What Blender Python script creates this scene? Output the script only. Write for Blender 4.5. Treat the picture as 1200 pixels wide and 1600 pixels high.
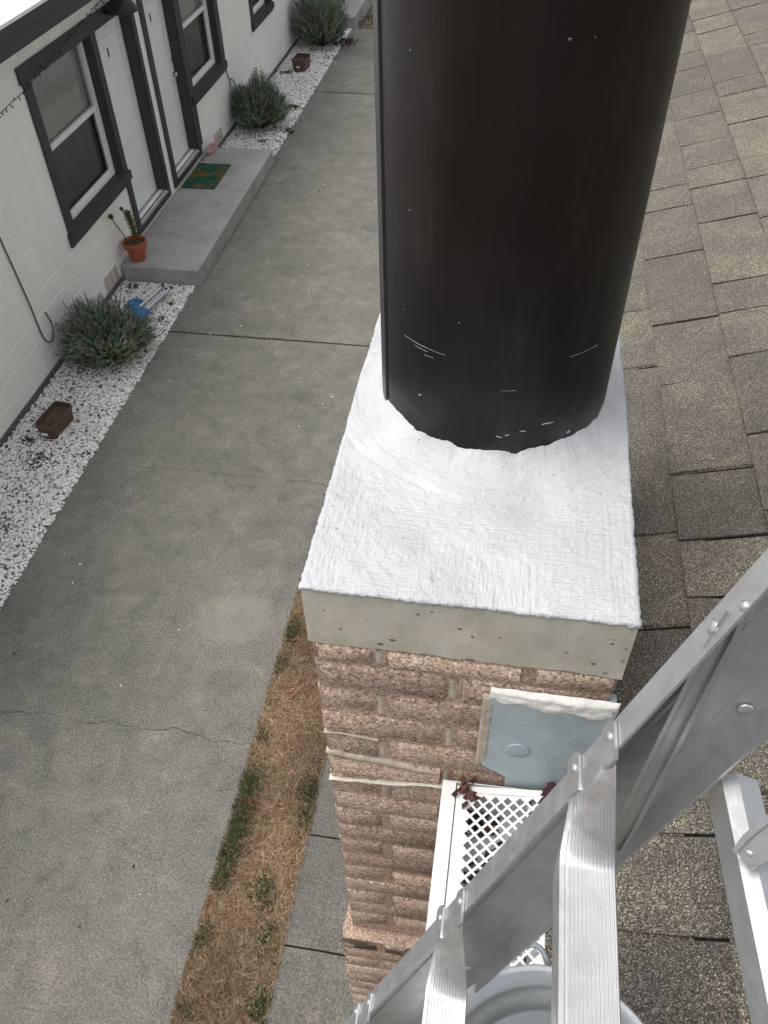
import bpy, bmesh, math, random
import numpy as np
from mathutils import Vector, Matrix, noise as mnoise

random.seed(7)
rng = np.random.default_rng(7)
scene = bpy.context.scene
for o in list(bpy.data.objects):
    bpy.data.objects.remove(o)
COL = scene.collection
R = math.radians

# ------------------------------------------------------------------ camera
cd = bpy.data.cameras.new('camera')
cd.sensor_fit = 'VERTICAL'
cd.sensor_height = 24.0
cd.sensor_width = 18.0
cd.lens = 1280.5 / 1600 * 24
cd.clip_start = 0.02
cd.clip_end = 500
cam = bpy.data.objects.new('camera', cd)
COL.objects.link(cam)
A = [[0.98751, 0.15637, -0.01952], [0.0983, -0.7081, -0.69924], [-0.12317, 0.68858, -0.71462]]
rt, dn, fw = (Vector(a) for a in A)
cm = Matrix((rt, -dn, -fw)).transposed().to_4x4()
cm.translation = (0.245, -0.693, 0.885)
cam.matrix_world = cm
scene.camera = cam

# ------------------------------------------------------------------ sky, sun, exposure
SUN_EL, SUN_AZ = R(66), math.atan2(-0.95, -0.30)      # soft light from the left
world = bpy.data.worlds.new('World')
scene.world = world
world.use_nodes = True
wt = world.node_tree
wt.nodes.clear()
wo = wt.nodes.new('ShaderNodeOutputWorld')
bg = wt.nodes.new('ShaderNodeBackground')
sk = wt.nodes.new('ShaderNodeTexSky')
sk.sky_type = 'NISHITA'
sk.sun_disc = False
sk.sun_elevation = SUN_EL
sk.sun_rotation = SUN_AZ
sk.dust_density = 4.0
sk.air_density = 1.2
hs = wt.nodes.new('ShaderNodeHueSaturation')
hs.inputs['Saturation'].default_value = 0.20
wt.links.new(sk.outputs[0], hs.inputs['Color'])
wt.links.new(hs.outputs[0], bg.inputs[0])
bg.inputs[1].default_value = 0.15
wt.links.new(bg.outputs[0], wo.inputs[0])
sl = bpy.data.lights.new('sun', 'SUN')
sl.energy = 1.15
sl.angle = R(34)
sl.color = (1.0, 0.965, 0.91)
sun = bpy.data.objects.new('sun', sl)
COL.objects.link(sun)
sd = Vector((math.sin(SUN_AZ) * math.cos(SUN_EL), math.cos(SUN_AZ) * math.cos(SUN_EL), math.sin(SUN_EL)))
sun.rotation_euler = sd.to_track_quat('Z', 'Y').to_euler()
scene.view_settings.view_transform = 'Standard'
scene.view_settings.look = 'None'
scene.view_settings.gamma = 1
scene.cycles.max_bounces = 6
scene.cycles.diffuse_bounces = 3
scene.cycles.glossy_bounces = 3
scene.cycles.transparent_max_bounces = 6
scene.view_settings.use_curve_mapping = False
scene.view_settings.exposure = 0.38

G = -4.2          # ground level (cap top is 0)
WX = -4.385       # face of the white building


# ------------------------------------------------------------------ helpers
def fin(o, label=None, cat=None, group=None, kind=None):
    if label: o['label'] = label
    if cat: o['category'] = cat
    if group: o['group'] = group
    if kind: o['kind'] = kind
    return o


def empty(name, loc=(0, 0, 0), label=None, cat=None, group=None):
    o = bpy.data.objects.new(name, None)
    o.empty_display_size = 0.1
    o.location = loc
    COL.objects.link(o)
    return fin(o, label, cat, group)


def link(name, me, mat=None, parent=None):
    if mat is not None and len(me.materials) == 0:
        me.materials.append(mat)
    o = bpy.data.objects.new(name, me)
    COL.objects.link(o)
    if parent is not None:
        o.parent = parent
        # everything is authored in world coordinates; undo the parents' offsets
        off = Vector((0, 0, 0))
        p = parent
        while p is not None:
            off += p.location
            p = p.parent
        o.location = -off
    return o


class MB:
    """collects faces in world coordinates"""
    def __init__(self):
        self.v, self.f, self.t = [], [], []

    def add(self, vs, fs, tone=None):
        b = len(self.v)
        self.v += [tuple(x) for x in vs]
        self.f += [tuple(b + i for i in q) for q in fs]
        if tone is not None:
            self.t += [tone] * len(vs)
        return self

    def box(self, x0, x1, y0, y1, z0, z1, bev=0.0, tone=None):
        if bev <= 0:
            vs = [(x, y, z) for z in (z0, z1) for y in (y0, y1) for x in (x0, x1)]
            return self.add(vs, [(0, 2, 3, 1), (4, 5, 7, 6), (0, 1, 5, 4), (2, 6, 7, 3), (0, 4, 6, 2), (1, 3, 7, 5)], tone)
        vs, fs = bevbox((x0, y0, z0), (x1, y1, z1), bev)
        return self.add(vs, fs, tone)

    def tube(self, pts, r, n=8, cap=True, closed=False):
        pts = [Vector(p) for p in pts]
        rs = r if isinstance(r, (list, tuple)) else [r] * len(pts)
        rings = []
        up = None
        m = len(pts)
        for i, p in enumerate(pts):
            if closed:
                t = pts[(i + 1) % m] - pts[i - 1]
            else:
                t = pts[min(i + 1, m - 1)] - pts[max(i - 1, 0)]
            t.normalize()
            if up is None:
                up = t.orthogonal().normalized()
            up = (up - t * up.dot(t))
            if up.length < 1e-6:
                up = t.orthogonal()
            up.normalize()
            s = t.cross(up)
            rings.append([p + (up * math.cos(2 * math.pi * k / n) + s * math.sin(2 * math.pi * k / n)) * rs[i] for k in range(n)])
        vs = [v for ring in rings for v in ring]
        fs = []
        for i in range(m if closed else m - 1):
            j = (i + 1) % m
            for k in range(n):
                a, b = i * n + k, i * n + (k + 1) % n
                fs.append((a, b, j * n + (k + 1) % n, j * n + k))
        if cap and not closed:
            fs.append(tuple(range(n - 1, -1, -1)))
            fs.append(tuple((m - 1) * n + k for k in range(n)))
        return self.add(vs, fs)

    def lathe(self, prof, c, n=32, M=None, closed=False):
        vs, fs = [], []
        m = len(prof)
        for (r, z) in prof:
            for k in range(n):
                a = 2 * math.pi * k / n
                p = Vector((r * math.cos(a), r * math.sin(a), z))
                if M is not None: p = M @ p
                vs.append(p + Vector(c))
        for i in range(m if closed else m - 1):
            j = (i + 1) % m
            for k in range(n):
                fs.append((i * n + k, i * n + (k + 1) % n, j * n + (k + 1) % n, j * n + k))
        if not closed:
            if prof[0][0] > 1e-6: fs.append(tuple(range(n - 1, -1, -1)))
            if prof[-1][0] > 1e-6: fs.append(tuple((m - 1) * n + k for k in range(n)))
        return self.add(vs, fs)

    def prism(self, poly, axis, a0, a1):
        """extrude a polygon (2-D, other two axes in order) along axis between a0 and a1"""
        n = len(poly)
        def P(u, v, a):
            return (a, u, v) if axis == 0 else ((u, a, v) if axis == 1 else (u, v, a))
        vs = [P(u, v, a0) for u, v in poly] + [P(u, v, a1) for u, v in poly]
        fs = [(i, (i + 1) % n, n + (i + 1) % n, n + i) for i in range(n)]
        fs += [tuple(range(n - 1, -1, -1)), tuple(range(n, 2 * n))]
        return self.add(vs, fs)

    def mesh(self, name, smooth=False, fixn=True):
        me = bpy.data.meshes.new(name)
        me.from_pydata(self.v, [], self.f)
        if self.t and len(self.t) == len(self.v):
            a = me.color_attributes.new('tone', 'FLOAT_COLOR', 'POINT')
            arr = np.ones((len(self.v), 4), np.float32)
            tt = np.array(self.t, np.float32)
            if tt.ndim == 1: tt = np.stack([tt] * 3, 1)
            arr[:, :3] = tt
            a.data.foreach_set('color', arr.ravel())
        if fixn:
            bm = bmesh.new(); bm.from_mesh(me)
            bmesh.ops.recalc_face_normals(bm, faces=bm.faces)
            bm.to_mesh(me); bm.free()
        if smooth:
            me.polygons.foreach_set('use_smooth', [True] * len(me.polygons))
            if smooth != 'all':
                try: me.set_sharp_from_angle(angle=R(smooth))
                except Exception: pass
        me.update()
        return me

    def build(self, name, mat, parent=None, smooth=False, fixn=True):
        return link(name, self.mesh(name, smooth, fixn), mat, parent)


def bevbox(lo, hi, b):
    """box with chamfered edges: 24 verts, 26 faces"""
    lo, hi = Vector(lo), Vector(hi)
    b = min(b, *(0.49 * (hi[i] - lo[i]) for i in range(3)))
    vs, idx = [], {}
    for sx in (0, 1):
        for sy in (0, 1):
            for sz in (0, 1):
                s = (sx, sy, sz)
                for ax in range(3):
                    p = [hi[i] if s[i] else lo[i] for i in range(3)]
                    for i in range(3):
                        if i != ax: p[i] += -b if s[i] else b
                    idx[(s, ax)] = len(vs)
                    vs.append(tuple(p))
    fs = []
    for ax in range(3):
        u, v = (ax + 1) % 3, (ax + 2) % 3
        for sd_ in (0, 1):
            q = []
            for (a, c) in ((0, 0), (1, 0), (1, 1), (0, 1)):
                s = [0, 0, 0]; s[ax] = sd_; s[u] = a; s[v] = c
                q.append(idx[(tuple(s), ax)])
            fs.append(tuple(q if sd_ else q[::-1]))
    for ax in range(3):          # edges along ax
        u, v = (ax + 1) % 3, (ax + 2) % 3
        for a in (0, 1):
            for c in (0, 1):
                s0 = [0, 0, 0]; s0[u] = a; s0[v] = c
                s1 = list(s0); s1[ax] = 1
                s0, s1 = tuple(s0), tuple(s1)
                fs.append((idx[(s0, u)], idx[(s1, u)], idx[(s1, v)], idx[(s0, v)]))
    for sx in (0, 1):
        for sy in (0, 1):
            for sz in (0, 1):
                s = (sx, sy, sz)
                fs.append((idx[(s, 0)], idx[(s, 1)], idx[(s, 2)]))
    return vs, fs


def npmesh(name, V, F, tone=None, smooth=False):
    """V (n,3), F (m,k) numpy -> mesh"""
    me = bpy.data.meshes.new(name)
    V = np.asarray(V, np.float32); F = np.asarray(F, np.int32)
    k = F.shape[1]
    me.vertices.add(len(V)); me.vertices.foreach_set('co', V.ravel())
    me.loops.add(F.size); me.loops.foreach_set('vertex_index', F.ravel())
    me.polygons.add(len(F))
    me.polygons.foreach_set('loop_start', np.arange(0, F.size, k, dtype=np.int32))
    me.polygons.foreach_set('loop_total', np.full(len(F), k, np.int32))
    if tone is not None:
        a = me.color_attributes.new('tone', 'FLOAT_COLOR', 'POINT')
        arr = np.ones((len(V), 4), np.float32); arr[:, :3] = tone
        a.data.foreach_set('color', arr.ravel())
    if smooth: me.polygons.foreach_set('use_smooth', [True] * len(F))
    me.update(calc_edges=True)
    me.validate()
    return me


def fbm(x, y, z, octv=4):
    return mnoise.fractal(Vector((x, y, z)), 0.6, 2.0, octv, noise_basis='PERLIN_ORIGINAL')


# ------------------------------------------------------------------ materials
class NT:
    def __init__(self, name):
        m = bpy.data.materials.new(name)
        m.use_nodes = True
        self.m, self.t = m, m.node_tree
        self.b = self.t.nodes['Principled BSDF']
        self._p = None

    def n(self, kind, **kw):
        nd = self.t.nodes.new(kind)
        for k, v in kw.items(): setattr(nd, k, v)
        return nd

    def set(self, sock, v):
        if v is None: return
        if hasattr(v, 'is_linked') or isinstance(v, bpy.types.NodeSocket):
            self.t.links.new(v, sock)
        else:
            if isinstance(v, (tuple, list)) and len(v) == 3 and sock.type == 'RGBA': v = (*v, 1)
            sock.default_value = v

    def pos(self):
        if self._p is None: self._p = self.n('ShaderNodeNewGeometry').outputs['Position']
        return self._p

    def xyz(self, vec=None):
        s = self.n('ShaderNodeSeparateXYZ'); self.set(s.inputs[0], vec or self.pos())
        return s.outputs[0], s.outputs[1], s.outputs[2]

    def map(self, scale=(1, 1, 1), vec=None, rot=(0, 0, 0), loc=(0, 0, 0)):
        mp = self.n('ShaderNodeMapping')
        self.set(mp.inputs['Vector'], vec or self.pos())
        mp.inputs['Scale'].default_value = scale
        mp.inputs['Rotation'].default_value = rot
        mp.inputs['Location'].default_value = loc
        return mp.outputs[0]

    def noise(self, scale, detail=4, rough=0.6, vec=None, dist=0.0):
        nd = self.n('ShaderNodeTexNoise')
        self.set(nd.inputs['Vector'], vec or self.pos())
        nd.inputs['Scale'].default_value = scale
        nd.inputs['Detail'].default_value = detail
        nd.inputs['Roughness'].default_value = rough
        nd.inputs['Distortion'].default_value = dist
        return nd.outputs[0]

    def vor(self, scale, feature='F1', vec=None, out='Distance', rnd=1.0):
        nd = self.n('ShaderNodeTexVoronoi', feature=feature)
        self.set(nd.inputs['Vector'], vec or self.pos())
        nd.inputs['Scale'].default_value = scale
        nd.inputs['Randomness'].default_value = rnd
        return nd.outputs[out]

    def math(self, op, a, b=None, c=None, clamp=False):
        nd = self.n('ShaderNodeMath', operation=op, use_clamp=clamp)
        self.set(nd.inputs[0], a); self.set(nd.inputs[1], b)
        if c is not None: self.set(nd.inputs[2], c)
        return nd.outputs[0]

    def step(self, v, lo, hi):
        nd = self.n('ShaderNodeMapRange', interpolation_type='SMOOTHSTEP')
        self.set(nd.inputs['Value'], v)
        nd.inputs['From Min'].default_value = lo; nd.inputs['From Max'].default_value = hi
        return nd.outputs[0]

    def lin(self, v, lo, hi, a=0.0, b=1.0):
        nd = self.n('ShaderNodeMapRange')
        self.set(nd.inputs['Value'], v)
        for i, x in zip(('From Min', 'From Max', 'To Min', 'To Max'), (lo, hi, a, b)): nd.inputs[i].default_value = x
        return nd.outputs[0]

    def ramp(self, v, stops, interp='LINEAR'):
        nd = self.n('ShaderNodeValToRGB')
        self.set(nd.inputs[0], v)
        cr = nd.color_ramp; cr.interpolation = interp
        while len(cr.elements) < len(stops): cr.elements.new(0.5)
        for e, (p, c) in zip(cr.elements, stops):
            e.position = p
            e.color = (c, c, c, 1) if isinstance(c, (int, float)) else (*c, 1)
        return nd.outputs[0]

    def mix(self, f, a, b, blend='MIX'):
        nd = self.n('ShaderNodeMix', data_type='RGBA', blend_type=blend)
        self.set(nd.inputs[0], f); self.set(nd.inputs[6], a); self.set(nd.inputs[7], b)
        return nd.outputs[2]

    def attr(self, name='tone'):
        nd = self.n('ShaderNodeAttribute', attribute_name=name); return nd.outputs['Color']

    def bump(self, h, strength=0.5, dist=0.01, normal=None):
        nd = self.n('ShaderNodeBump')
        nd.inputs['Strength'].default_value = strength
        nd.inputs['Distance'].default_value = dist
        self.set(nd.inputs['Height'], h)
        if normal is not None: self.set(nd.inputs['Normal'], normal)
        return nd.outputs[0]

    def out(self, color=None, rough=None, metal=None, normal=None, spec=None):
        i = self.b.inputs
        self.set(i['Base Color'], color); self.set(i['Roughness'], rough)
        self.set(i['Metallic'], metal); self.set(i['Normal'], normal)
        self.set(i['Specular IOR Level'], spec)
        return self.m


def simple(name, col, rough=0.6, metal=0.0, var=0.12, vs=6.0, fine=120.0, bump=0.15, bd=0.002, spec=0.4):
    """plain surface with large and fine mottling"""
    k = NT(name)
    a = k.noise(vs, 5); b = k.noise(fine, 3)
    f = k.math('ADD', k.lin(a, 0.25, 0.75, 1 - var, 1 + var), k.lin(b, 0.25, 0.75, -var * 0.6, var * 0.6))
    c = k.mix(1.0, col, f, 'MULTIPLY')
    n = k.bump(b, bump, bd) if bump else None
    return k.out(c, k.lin(a, 0.3, 0.7, rough - 0.06, rough + 0.06), metal, n, spec)


def tonemat(name, rough=0.6, var=0.15, fine=200.0, spec=0.3, trans=0.0):
    k = NT(name)
    b = k.noise(fine, 3)
    c = k.mix(1.0, k.attr(), k.lin(b, 0.25, 0.75, 1 - var, 1 + var), 'MULTIPLY')
    return k.out(c, rough, 0.0, None, spec)


def m_concrete(name='driveway_concrete', cracks=True, k0=1.02):
    k = NT(name)
    x, y, z = k.xyz()
    big = k.noise(0.8, 5, 0.62)
    mid = k.noise(5, 6, 0.72, dist=0.6)
    fine = k.noise(75, 3, 0.85)
    grit = k.noise(330, 2, 0.7)
    c = k.ramp(big, [(0.30, (0.140 * k0, 0.136 * k0, 0.124 * k0)), (0.5, (0.172 * k0, 0.167 * k0, 0.151 * k0)), (0.70, (0.203 * k0, 0.195 * k0, 0.172 * k0))])
    c = k.mix(0.6, c, k.ramp(mid, [(0.32, (0.60, 0.61, 0.63)), (0.45, (0.92, 0.92, 0.92)), (0.55, (1.08, 1.06, 1.02)), (0.68, (1.50, 1.45, 1.35))]), 'MULTIPLY')
    c = k.mix(1.0, c, k.ramp(fine, [(0.30, 0.40), (0.43, 0.80), (0.55, 1.12), (0.70, 1.75)]), 'MULTIPLY')
    c = k.mix(0.8, c, k.ramp(grit, [(0.3, 0.48), (0.5, 0.95), (0.7, 1.65)]), 'MULTIPLY')
    hb = k.math('ADD', k.math('MULTIPLY', fine, 0.5), k.math('MULTIPLY', grit, 0.4))
    if cracks:
        oil = k.step(k.noise(1.7, 4, 0.75, vec=k.map(loc=(9, 4, 0))), 0.62, 0.74)
        c = k.mix(k.math('MULTIPLY', oil, 0.45), c, (0.085, 0.082, 0.075))
        drip = k.math('MULTIPLY', k.math('LESS_THAN', k.vor(3.1), 0.035), 0.55)
        c = k.mix(drip, c, (0.06, 0.056, 0.05))
        dx = k.math('DIVIDE', k.math('ADD', x, 1.62), 0.30)
        dy = k.math('DIVIDE', k.math('SUBTRACT', y, 2.92), 0.26)
        rr = k.math('ADD', k.math('ADD', k.math('MULTIPLY', dx, dx), k.math('MULTIPLY', dy, dy)), k.lin(mid, 0.3, 0.7, -0.7, 0.7))
        c = k.mix(k.math('MULTIPLY', k.math('SUBTRACT', 1.0, k.step(rr, 0.75, 1.05)), 0.30), c, (0.32, 0.305, 0.25))
        crack = None
        rag = k.noise(26, 4, 0.7)
        pres = k.noise(2.6, 3, 0.6, vec=k.map(loc=(0, 5, 3)))
        for y0, am, sc in ((4.47, 0.34, 1.5), (1.90, 0.26, 1.8)):
            wob = k.math('MULTIPLY', k.math('SUBTRACT', k.noise(sc, 5, 0.66, vec=k.map((1, 0.12, 1), loc=(y0, 0, 0))), 0.5), am)
            wob = k.math('ADD', wob, k.math('MULTIPLY', k.math('SUBTRACT', rag, 0.5), 0.035))
            d = k.math('ABSOLUTE', k.math('SUBTRACT', k.math('ADD', y, wob), y0))
            lim = k.lin(pres, 0.40, 0.66, 0.0012, 0.0046)
            ln = k.math('SUBTRACT', 1.0, k.step(k.math('DIVIDE', d, lim), 0.5, 1.5))
            crack = ln if crack is None else k.math('MAXIMUM', crack, ln)
        c = k.mix(k.math('MULTIPLY', crack, 0.72), c, (0.035, 0.036, 0.028))
        hb = k.math('SUBTRACT', hb, k.math('MULTIPLY', crack, 1.2))
    return k.out(c, 0.88, 0, k.bump(hb, 0.55, 0.004), 0.25)


def m_smooth_concrete(name, col, streaks=0.25):
    k = NT(name)
    a = k.noise(2.2, 6, 0.65); b = k.noise(9, 5, 0.7, vec=k.map((0.6, 3.2, 1))); f = k.noise(220, 3, 0.6)
    c = k.mix(1.0, col, k.ramp(a, [(0.3, 0.78), (0.7, 1.18)]), 'MULTIPLY')
    c = k.mix(streaks * 2, c, k.ramp(b, [(0.3, 0.65), (0.55, 1.0), (0.72, 1.3)]), 'MULTIPLY')
    c = k.mix(0.6, c, k.ramp(f, [(0.3, 0.75), (0.7, 1.25)]), 'MULTIPLY')
    return k.out(c, 0.82, 0, k.bump(f, 0.35, 0.002), 0.3)


def m_cap():
    k = NT('cap_concrete')
    a = k.noise(9, 5, 0.65); f = k.noise(230, 4, 0.7); s = k.noise(26, 4, 0.6, vec=k.map((1, 1, 0.35)))
    c = k.ramp(a, [(0.28, (0.44, 0.41, 0.335)), (0.5, (0.53, 0.50, 0.42)), (0.72, (0.60, 0.57, 0.49))])
    c = k.mix(0.5, c, k.ramp(s, [(0.3, 0.75), (0.7, 1.18)]), 'MULTIPLY')
    c = k.mix(0.4, c, k.ramp(f, [(0.3, 0.75), (0.7, 1.25)]), 'MULTIPLY')
    wp = k.map((1, 1, 1.6))
    jit = k.n('ShaderNodeVectorMath', operation='ADD'); k.set(jit.inputs[0], wp)
    nz = k.n('ShaderNodeTexNoise'); nz.inputs['Scale'].default_value = 60; k.set(nz.inputs['Vector'], k.pos())
    sc = k.n('ShaderNodeVectorMath', operation='SCALE'); k.set(sc.inputs[0], nz.outputs['Color']); sc.inputs['Scale'].default_value = 0.012
    k.set(jit.inputs[1], sc.outputs[0])
    v1 = k.vor(52, vec=jit.outputs[0]); vc = k.vor(52, vec=jit.outputs[0], out='Color')
    sp = k.n('ShaderNodeSeparateColor'); k.set(sp.inputs[0], vc)
    rad = k.lin(sp.outputs[0], 0.74, 1.0, 0.0, 0.30)
    hole = k.math('MULTIPLY', k.math('GREATER_THAN', sp.outputs[0], 0.74), k.math('LESS_THAN', v1, rad))
    c = k.mix(k.math('MULTIPLY', hole, 0.8), c, (0.085, 0.075, 0.06))
    h = k.math('SUBTRACT', k.math('MULTIPLY', f, 0.35), k.math('MULTIPLY', hole, 1.4))
    return k.out(c, 0.88, 0, k.bump(h, 0.7, 0.004), 0.25)


def m_brick(name='rough_brick', soot=0.0):
    k = NT(name)
    oi = k.n('ShaderNodeObjectInfo').outputs['Random']
    a = k.noise(11, 4, 0.65); g = k.vor(270, out='Color'); f = k.noise(420, 2, 0.7)
    gs = k.n('ShaderNodeSeparateColor'); k.set(gs.inputs[0], g)
    c = k.ramp(a, [(0.25, (0.36, 0.252, 0.200)), (0.45, (0.415, 0.305, 0.242)), (0.62, (0.445, 0.348, 0.280)), (0.8, (0.435, 0.272, 0.215))])
    c = k.mix(1.0, c, k.lin(oi, 0, 1, 0.88, 1.12), 'MULTIPLY')
    c = k.mix(1.0, c, k.ramp(gs.outputs[0], [(0.0, 0.40), (0.2, 0.72), (0.5, 1.0), (0.75, 1.15), (0.92, 1.42), (1.0, 1.8)]), 'MULTIPLY')
    c = k.mix(0.5, c, k.ramp(f, [(0.3, 0.6), (0.7, 1.4)]), 'MULTIPLY')
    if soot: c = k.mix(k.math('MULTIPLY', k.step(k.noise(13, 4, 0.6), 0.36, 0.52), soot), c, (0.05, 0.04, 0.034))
    h = k.math('ADD', k.math('MULTIPLY', gs.outputs[1], 0.5), k.math('MULTIPLY', f, 0.5))
    return k.out(c, 0.94, 0, k.bump(h, 0.55, 0.004), 0.15)


def m_mortar():
    k = NT('sandy_mortar')
    a = k.noise(14, 5, 0.65); g = k.vor(330, out='Color')
    gs = k.n('ShaderNodeSeparateColor'); k.set(gs.inputs[0], g)
    c = k.ramp(a, [(0.3, (0.37, 0.255, 0.198)), (0.55, (0.44, 0.325, 0.252)), (0.75, (0.50, 0.41, 0.335))])
    c = k.mix(0.9, c, k.ramp(gs.outputs[0], [(0.0, 0.42), (0.5, 1.0), (1.0, 1.6)]), 'MULTIPLY')
    return k.out(c, 0.94, 0, k.bump(gs.outputs[1], 0.5, 0.003), 0.15)


def m_coating():
    k = NT('white_coating')
    a = k.noise(5, 5, 0.6); f = k.noise(110, 5, 0.65); st = k.noise(34, 4, 0.6, vec=k.map((5.5, 0.8, 1)))
    c = k.ramp(a, [(0.3, (0.575, 0.586, 0.605)), (0.7, (0.65, 0.657, 0.668))])
    sp = k.vor(70, out='Color'); ss = k.n('ShaderNodeSeparateColor'); k.set(ss.inputs[0], sp)
    f2 = k.noise(300, 3, 0.7)
    pm = k.step(k.noise(4.5, 3, 0.6, vec=k.map(loc=(2, 7, 0))), 0.42, 0.58)
    sa = k.noise(30, 4, 0.65, vec=k.map((6.0, 0.7, 1), rot=(0, 0, 0.35))); sb = k.noise(30, 4, 0.65, vec=k.map((0.8, 6.0, 1), rot=(0, 0, 0.5)))
    stx = k.math('ADD', k.math('MULTIPLY', sa, pm), k.math('MULTIPLY', sb, k.math('SUBTRACT', 1.0, pm)))
    cx_, cy_, cz_ = k.xyz(k.map(loc=(-.2355, -.457, 0)))
    rad_ = k.math('SQRT', k.math('ADD', k.math('MULTIPLY', cx_, cx_), k.math('MULTIPLY', cy_, cy_)))
    cv = k.n('ShaderNodeCombineXYZ'); k.set(cv.inputs[0], k.math('MULTIPLY', k.math('ADD', rad_, cz_), 5.0)); k.set(cv.inputs[1], k.math('MULTIPLY', k.math('ARCTAN2', cy_, cx_), 0.12))
    ring_ = k.noise(36, 4, 0.65, vec=cv.outputs[0])
    nm = k.step(k.math('ADD', rad_, k.lin(k.noise(9, 2), 0.3, 0.7, -.03, .03)), 0.305, 0.255)
    stx = k.math('ADD', k.math('MULTIPLY', ring_, k.math('MULTIPLY', nm, 0.8)), k.math('MULTIPLY', stx, k.math('SUBTRACT', 1.0, nm)))
    rough_ = k.lin(k.noise(8, 3, 0.6), 0.35, 0.65, 0.25, 1.5)
    h = k.math('ADD', k.math('MULTIPLY', k.math('ADD', f, k.math('MULTIPLY', f2, 0.7)), rough_), k.math('MULTIPLY', stx, 1.5))
    thin = k.step(k.noise(17, 5, 0.72, vec=k.map(loc=(3, 1, 0))), 0.62, 0.72)
    c = k.mix(k.math('MULTIPLY', thin, 0.35), c, (0.56, 0.56, 0.54))
    spk_ = k.math('MULTIPLY', k.math('GREATER_THAN', ss.outputs[0], 0.985), k.math('LESS_THAN', k.vor(70), 0.16))
    c = k.mix(k.math('MULTIPLY', spk_, 0.6), c, (0.2, 0.18, 0.15))
    return k.out(c, k.lin(f, 0.3, 0.7, 0.38, 0.6), 0, k.bump(h, 0.75, 0.005), 0.4)


def m_pipe():
    k = NT('black_pipe_paint')
    tc = k.n('ShaderNodeTexCoord').outputs['Object']
    x, y, z = k.xyz(tc)
    a = k.noise(6, 5, 0.6, vec=tc); f = k.noise(320, 3, 0.6, vec=tc)
    weave = k.noise(60, 3, 0.6, vec=k.map((1, 1, 0.12), vec=tc))
    c = k.mix(k.step(z, 0.05, 0.45), (0.0085, 0.0085, 0.0112), (0.0125, 0.0090, 0.0076))
    c = k.mix(0.6, c, k.ramp(a, [(0.3, 0.7), (0.7, 1.35)]), 'MULTIPLY')
    c = k.mix(0.35, c, k.ramp(weave, [(0.3, 0.7), (0.7, 1.3)]), 'MULTIPLY')
    # white overspray specks, thicker near the base and near the seam
    v = k.vor(95, vec=tc); vc = k.vor(95, vec=tc, out='Color'); s = k.n('ShaderNodeSeparateColor'); k.set(s.inputs[0], vc)
    speck = k.math('MULTIPLY', k.math('GREATER_THAN', s.outputs[0], 0.97), k.math('LESS_THAN', v, k.lin(s.outputs[1], 0, 1, 0.02, 0.10)))
    speck = k.math('MULTIPLY', speck, k.step(k.noise(7, 3, vec=tc), 0.46, 0.60))
    c = k.mix(k.math('MULTIPLY', speck, 0.75), c, (0.55, 0.56, 0.58))
    # hair-thin scuffs
    sc = k.noise(3.2, 2, 0.5, vec=k.map((1, 1, 9), vec=tc, rot=(0.5, 0.3, 0)))
    line = k.math('LESS_THAN', k.math('ABSOLUTE', k.math('SUBTRACT', sc, 0.515)), 0.0012)
    line = k.math('MULTIPLY', line, k.step(k.noise(5, 4, vec=k.map(loc=(4, 1, 2), vec=tc)), 0.60, 0.72))
    c = k.mix(k.math('MULTIPLY', line, 0.25), c, (0.4, 0.4, 0.41))
    # patchy milky haze, faintly blue, fading out just above the sealant
    hz = k.math('MULTIPLY', k.step(z, 0.17, 0.04), k.step(k.noise(9, 4, vec=tc), 0.42, 0.72))
    c = k.mix(k.math('MULTIPLY', hz, 0.09), c, (0.5, 0.5, 0.58))
    dust = k.math('MULTIPLY', k.step(k.noise(4, 6, 0.75, vec=k.map((2.5, 2.5, 0.5), vec=tc)), 0.5, 0.75), 0.035)
    c = k.mix(dust, c, (0.42, 0.37, 0.33))
    return k.out(c, k.lin(a, 0.3, 0.7, 0.34, 0.50), 0.0, k.bump(k.math('ADD', k.math('MULTIPLY', a, 3.0), weave), 0.08, 0.004), 0.22)


def m_shingle():
    k = NT('asphalt_shingle')
    base = k.attr()
    a = k.noise(9, 5, 0.65); 
    v = k.vor(620, out='Color'); s = k.n('ShaderNodeSeparateColor'); k.set(s.inputs[0], v)
    v2 = k.noise(520, 2, 0.6)
    c = k.mix(0.85, base, k.ramp(a, [(0.3, (0.66, 0.66, 0.70)), (0.5, (0.97, 0.96, 0.95)), (0.7, (1.38, 1.34, 1.16))]), 'MULTIPLY')
    c = k.mix(1.0, c, k.ramp(s.outputs[0], [(0.0, 0.15), (0.35, 0.5), (0.68, 0.95), (0.86, 1.9), (1.0, 3.8)]), 'MULTIPLY')
    tint = k.mix(k.math('GREATER_THAN', s.outputs[1], 0.7), (1, 1, 1), (1.08, 1.01, 0.90))
    c = k.mix(1.0, c, tint, 'MULTIPLY')
    h = k.math('SUBTRACT', k.math('MULTIPLY', v2, 0.8), k.vor(620))
    k.b.inputs['Sheen Weight'].default_value = 0.34
    k.b.inputs['Sheen Roughness'].default_value = 0.5
    k.set(k.b.inputs['Sheen Tint'], (0.95, 0.88, 0.74))
    return k.out(c, 0.9, 0, k.bump(h, 0.8, 0.004), 0.15)


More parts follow.
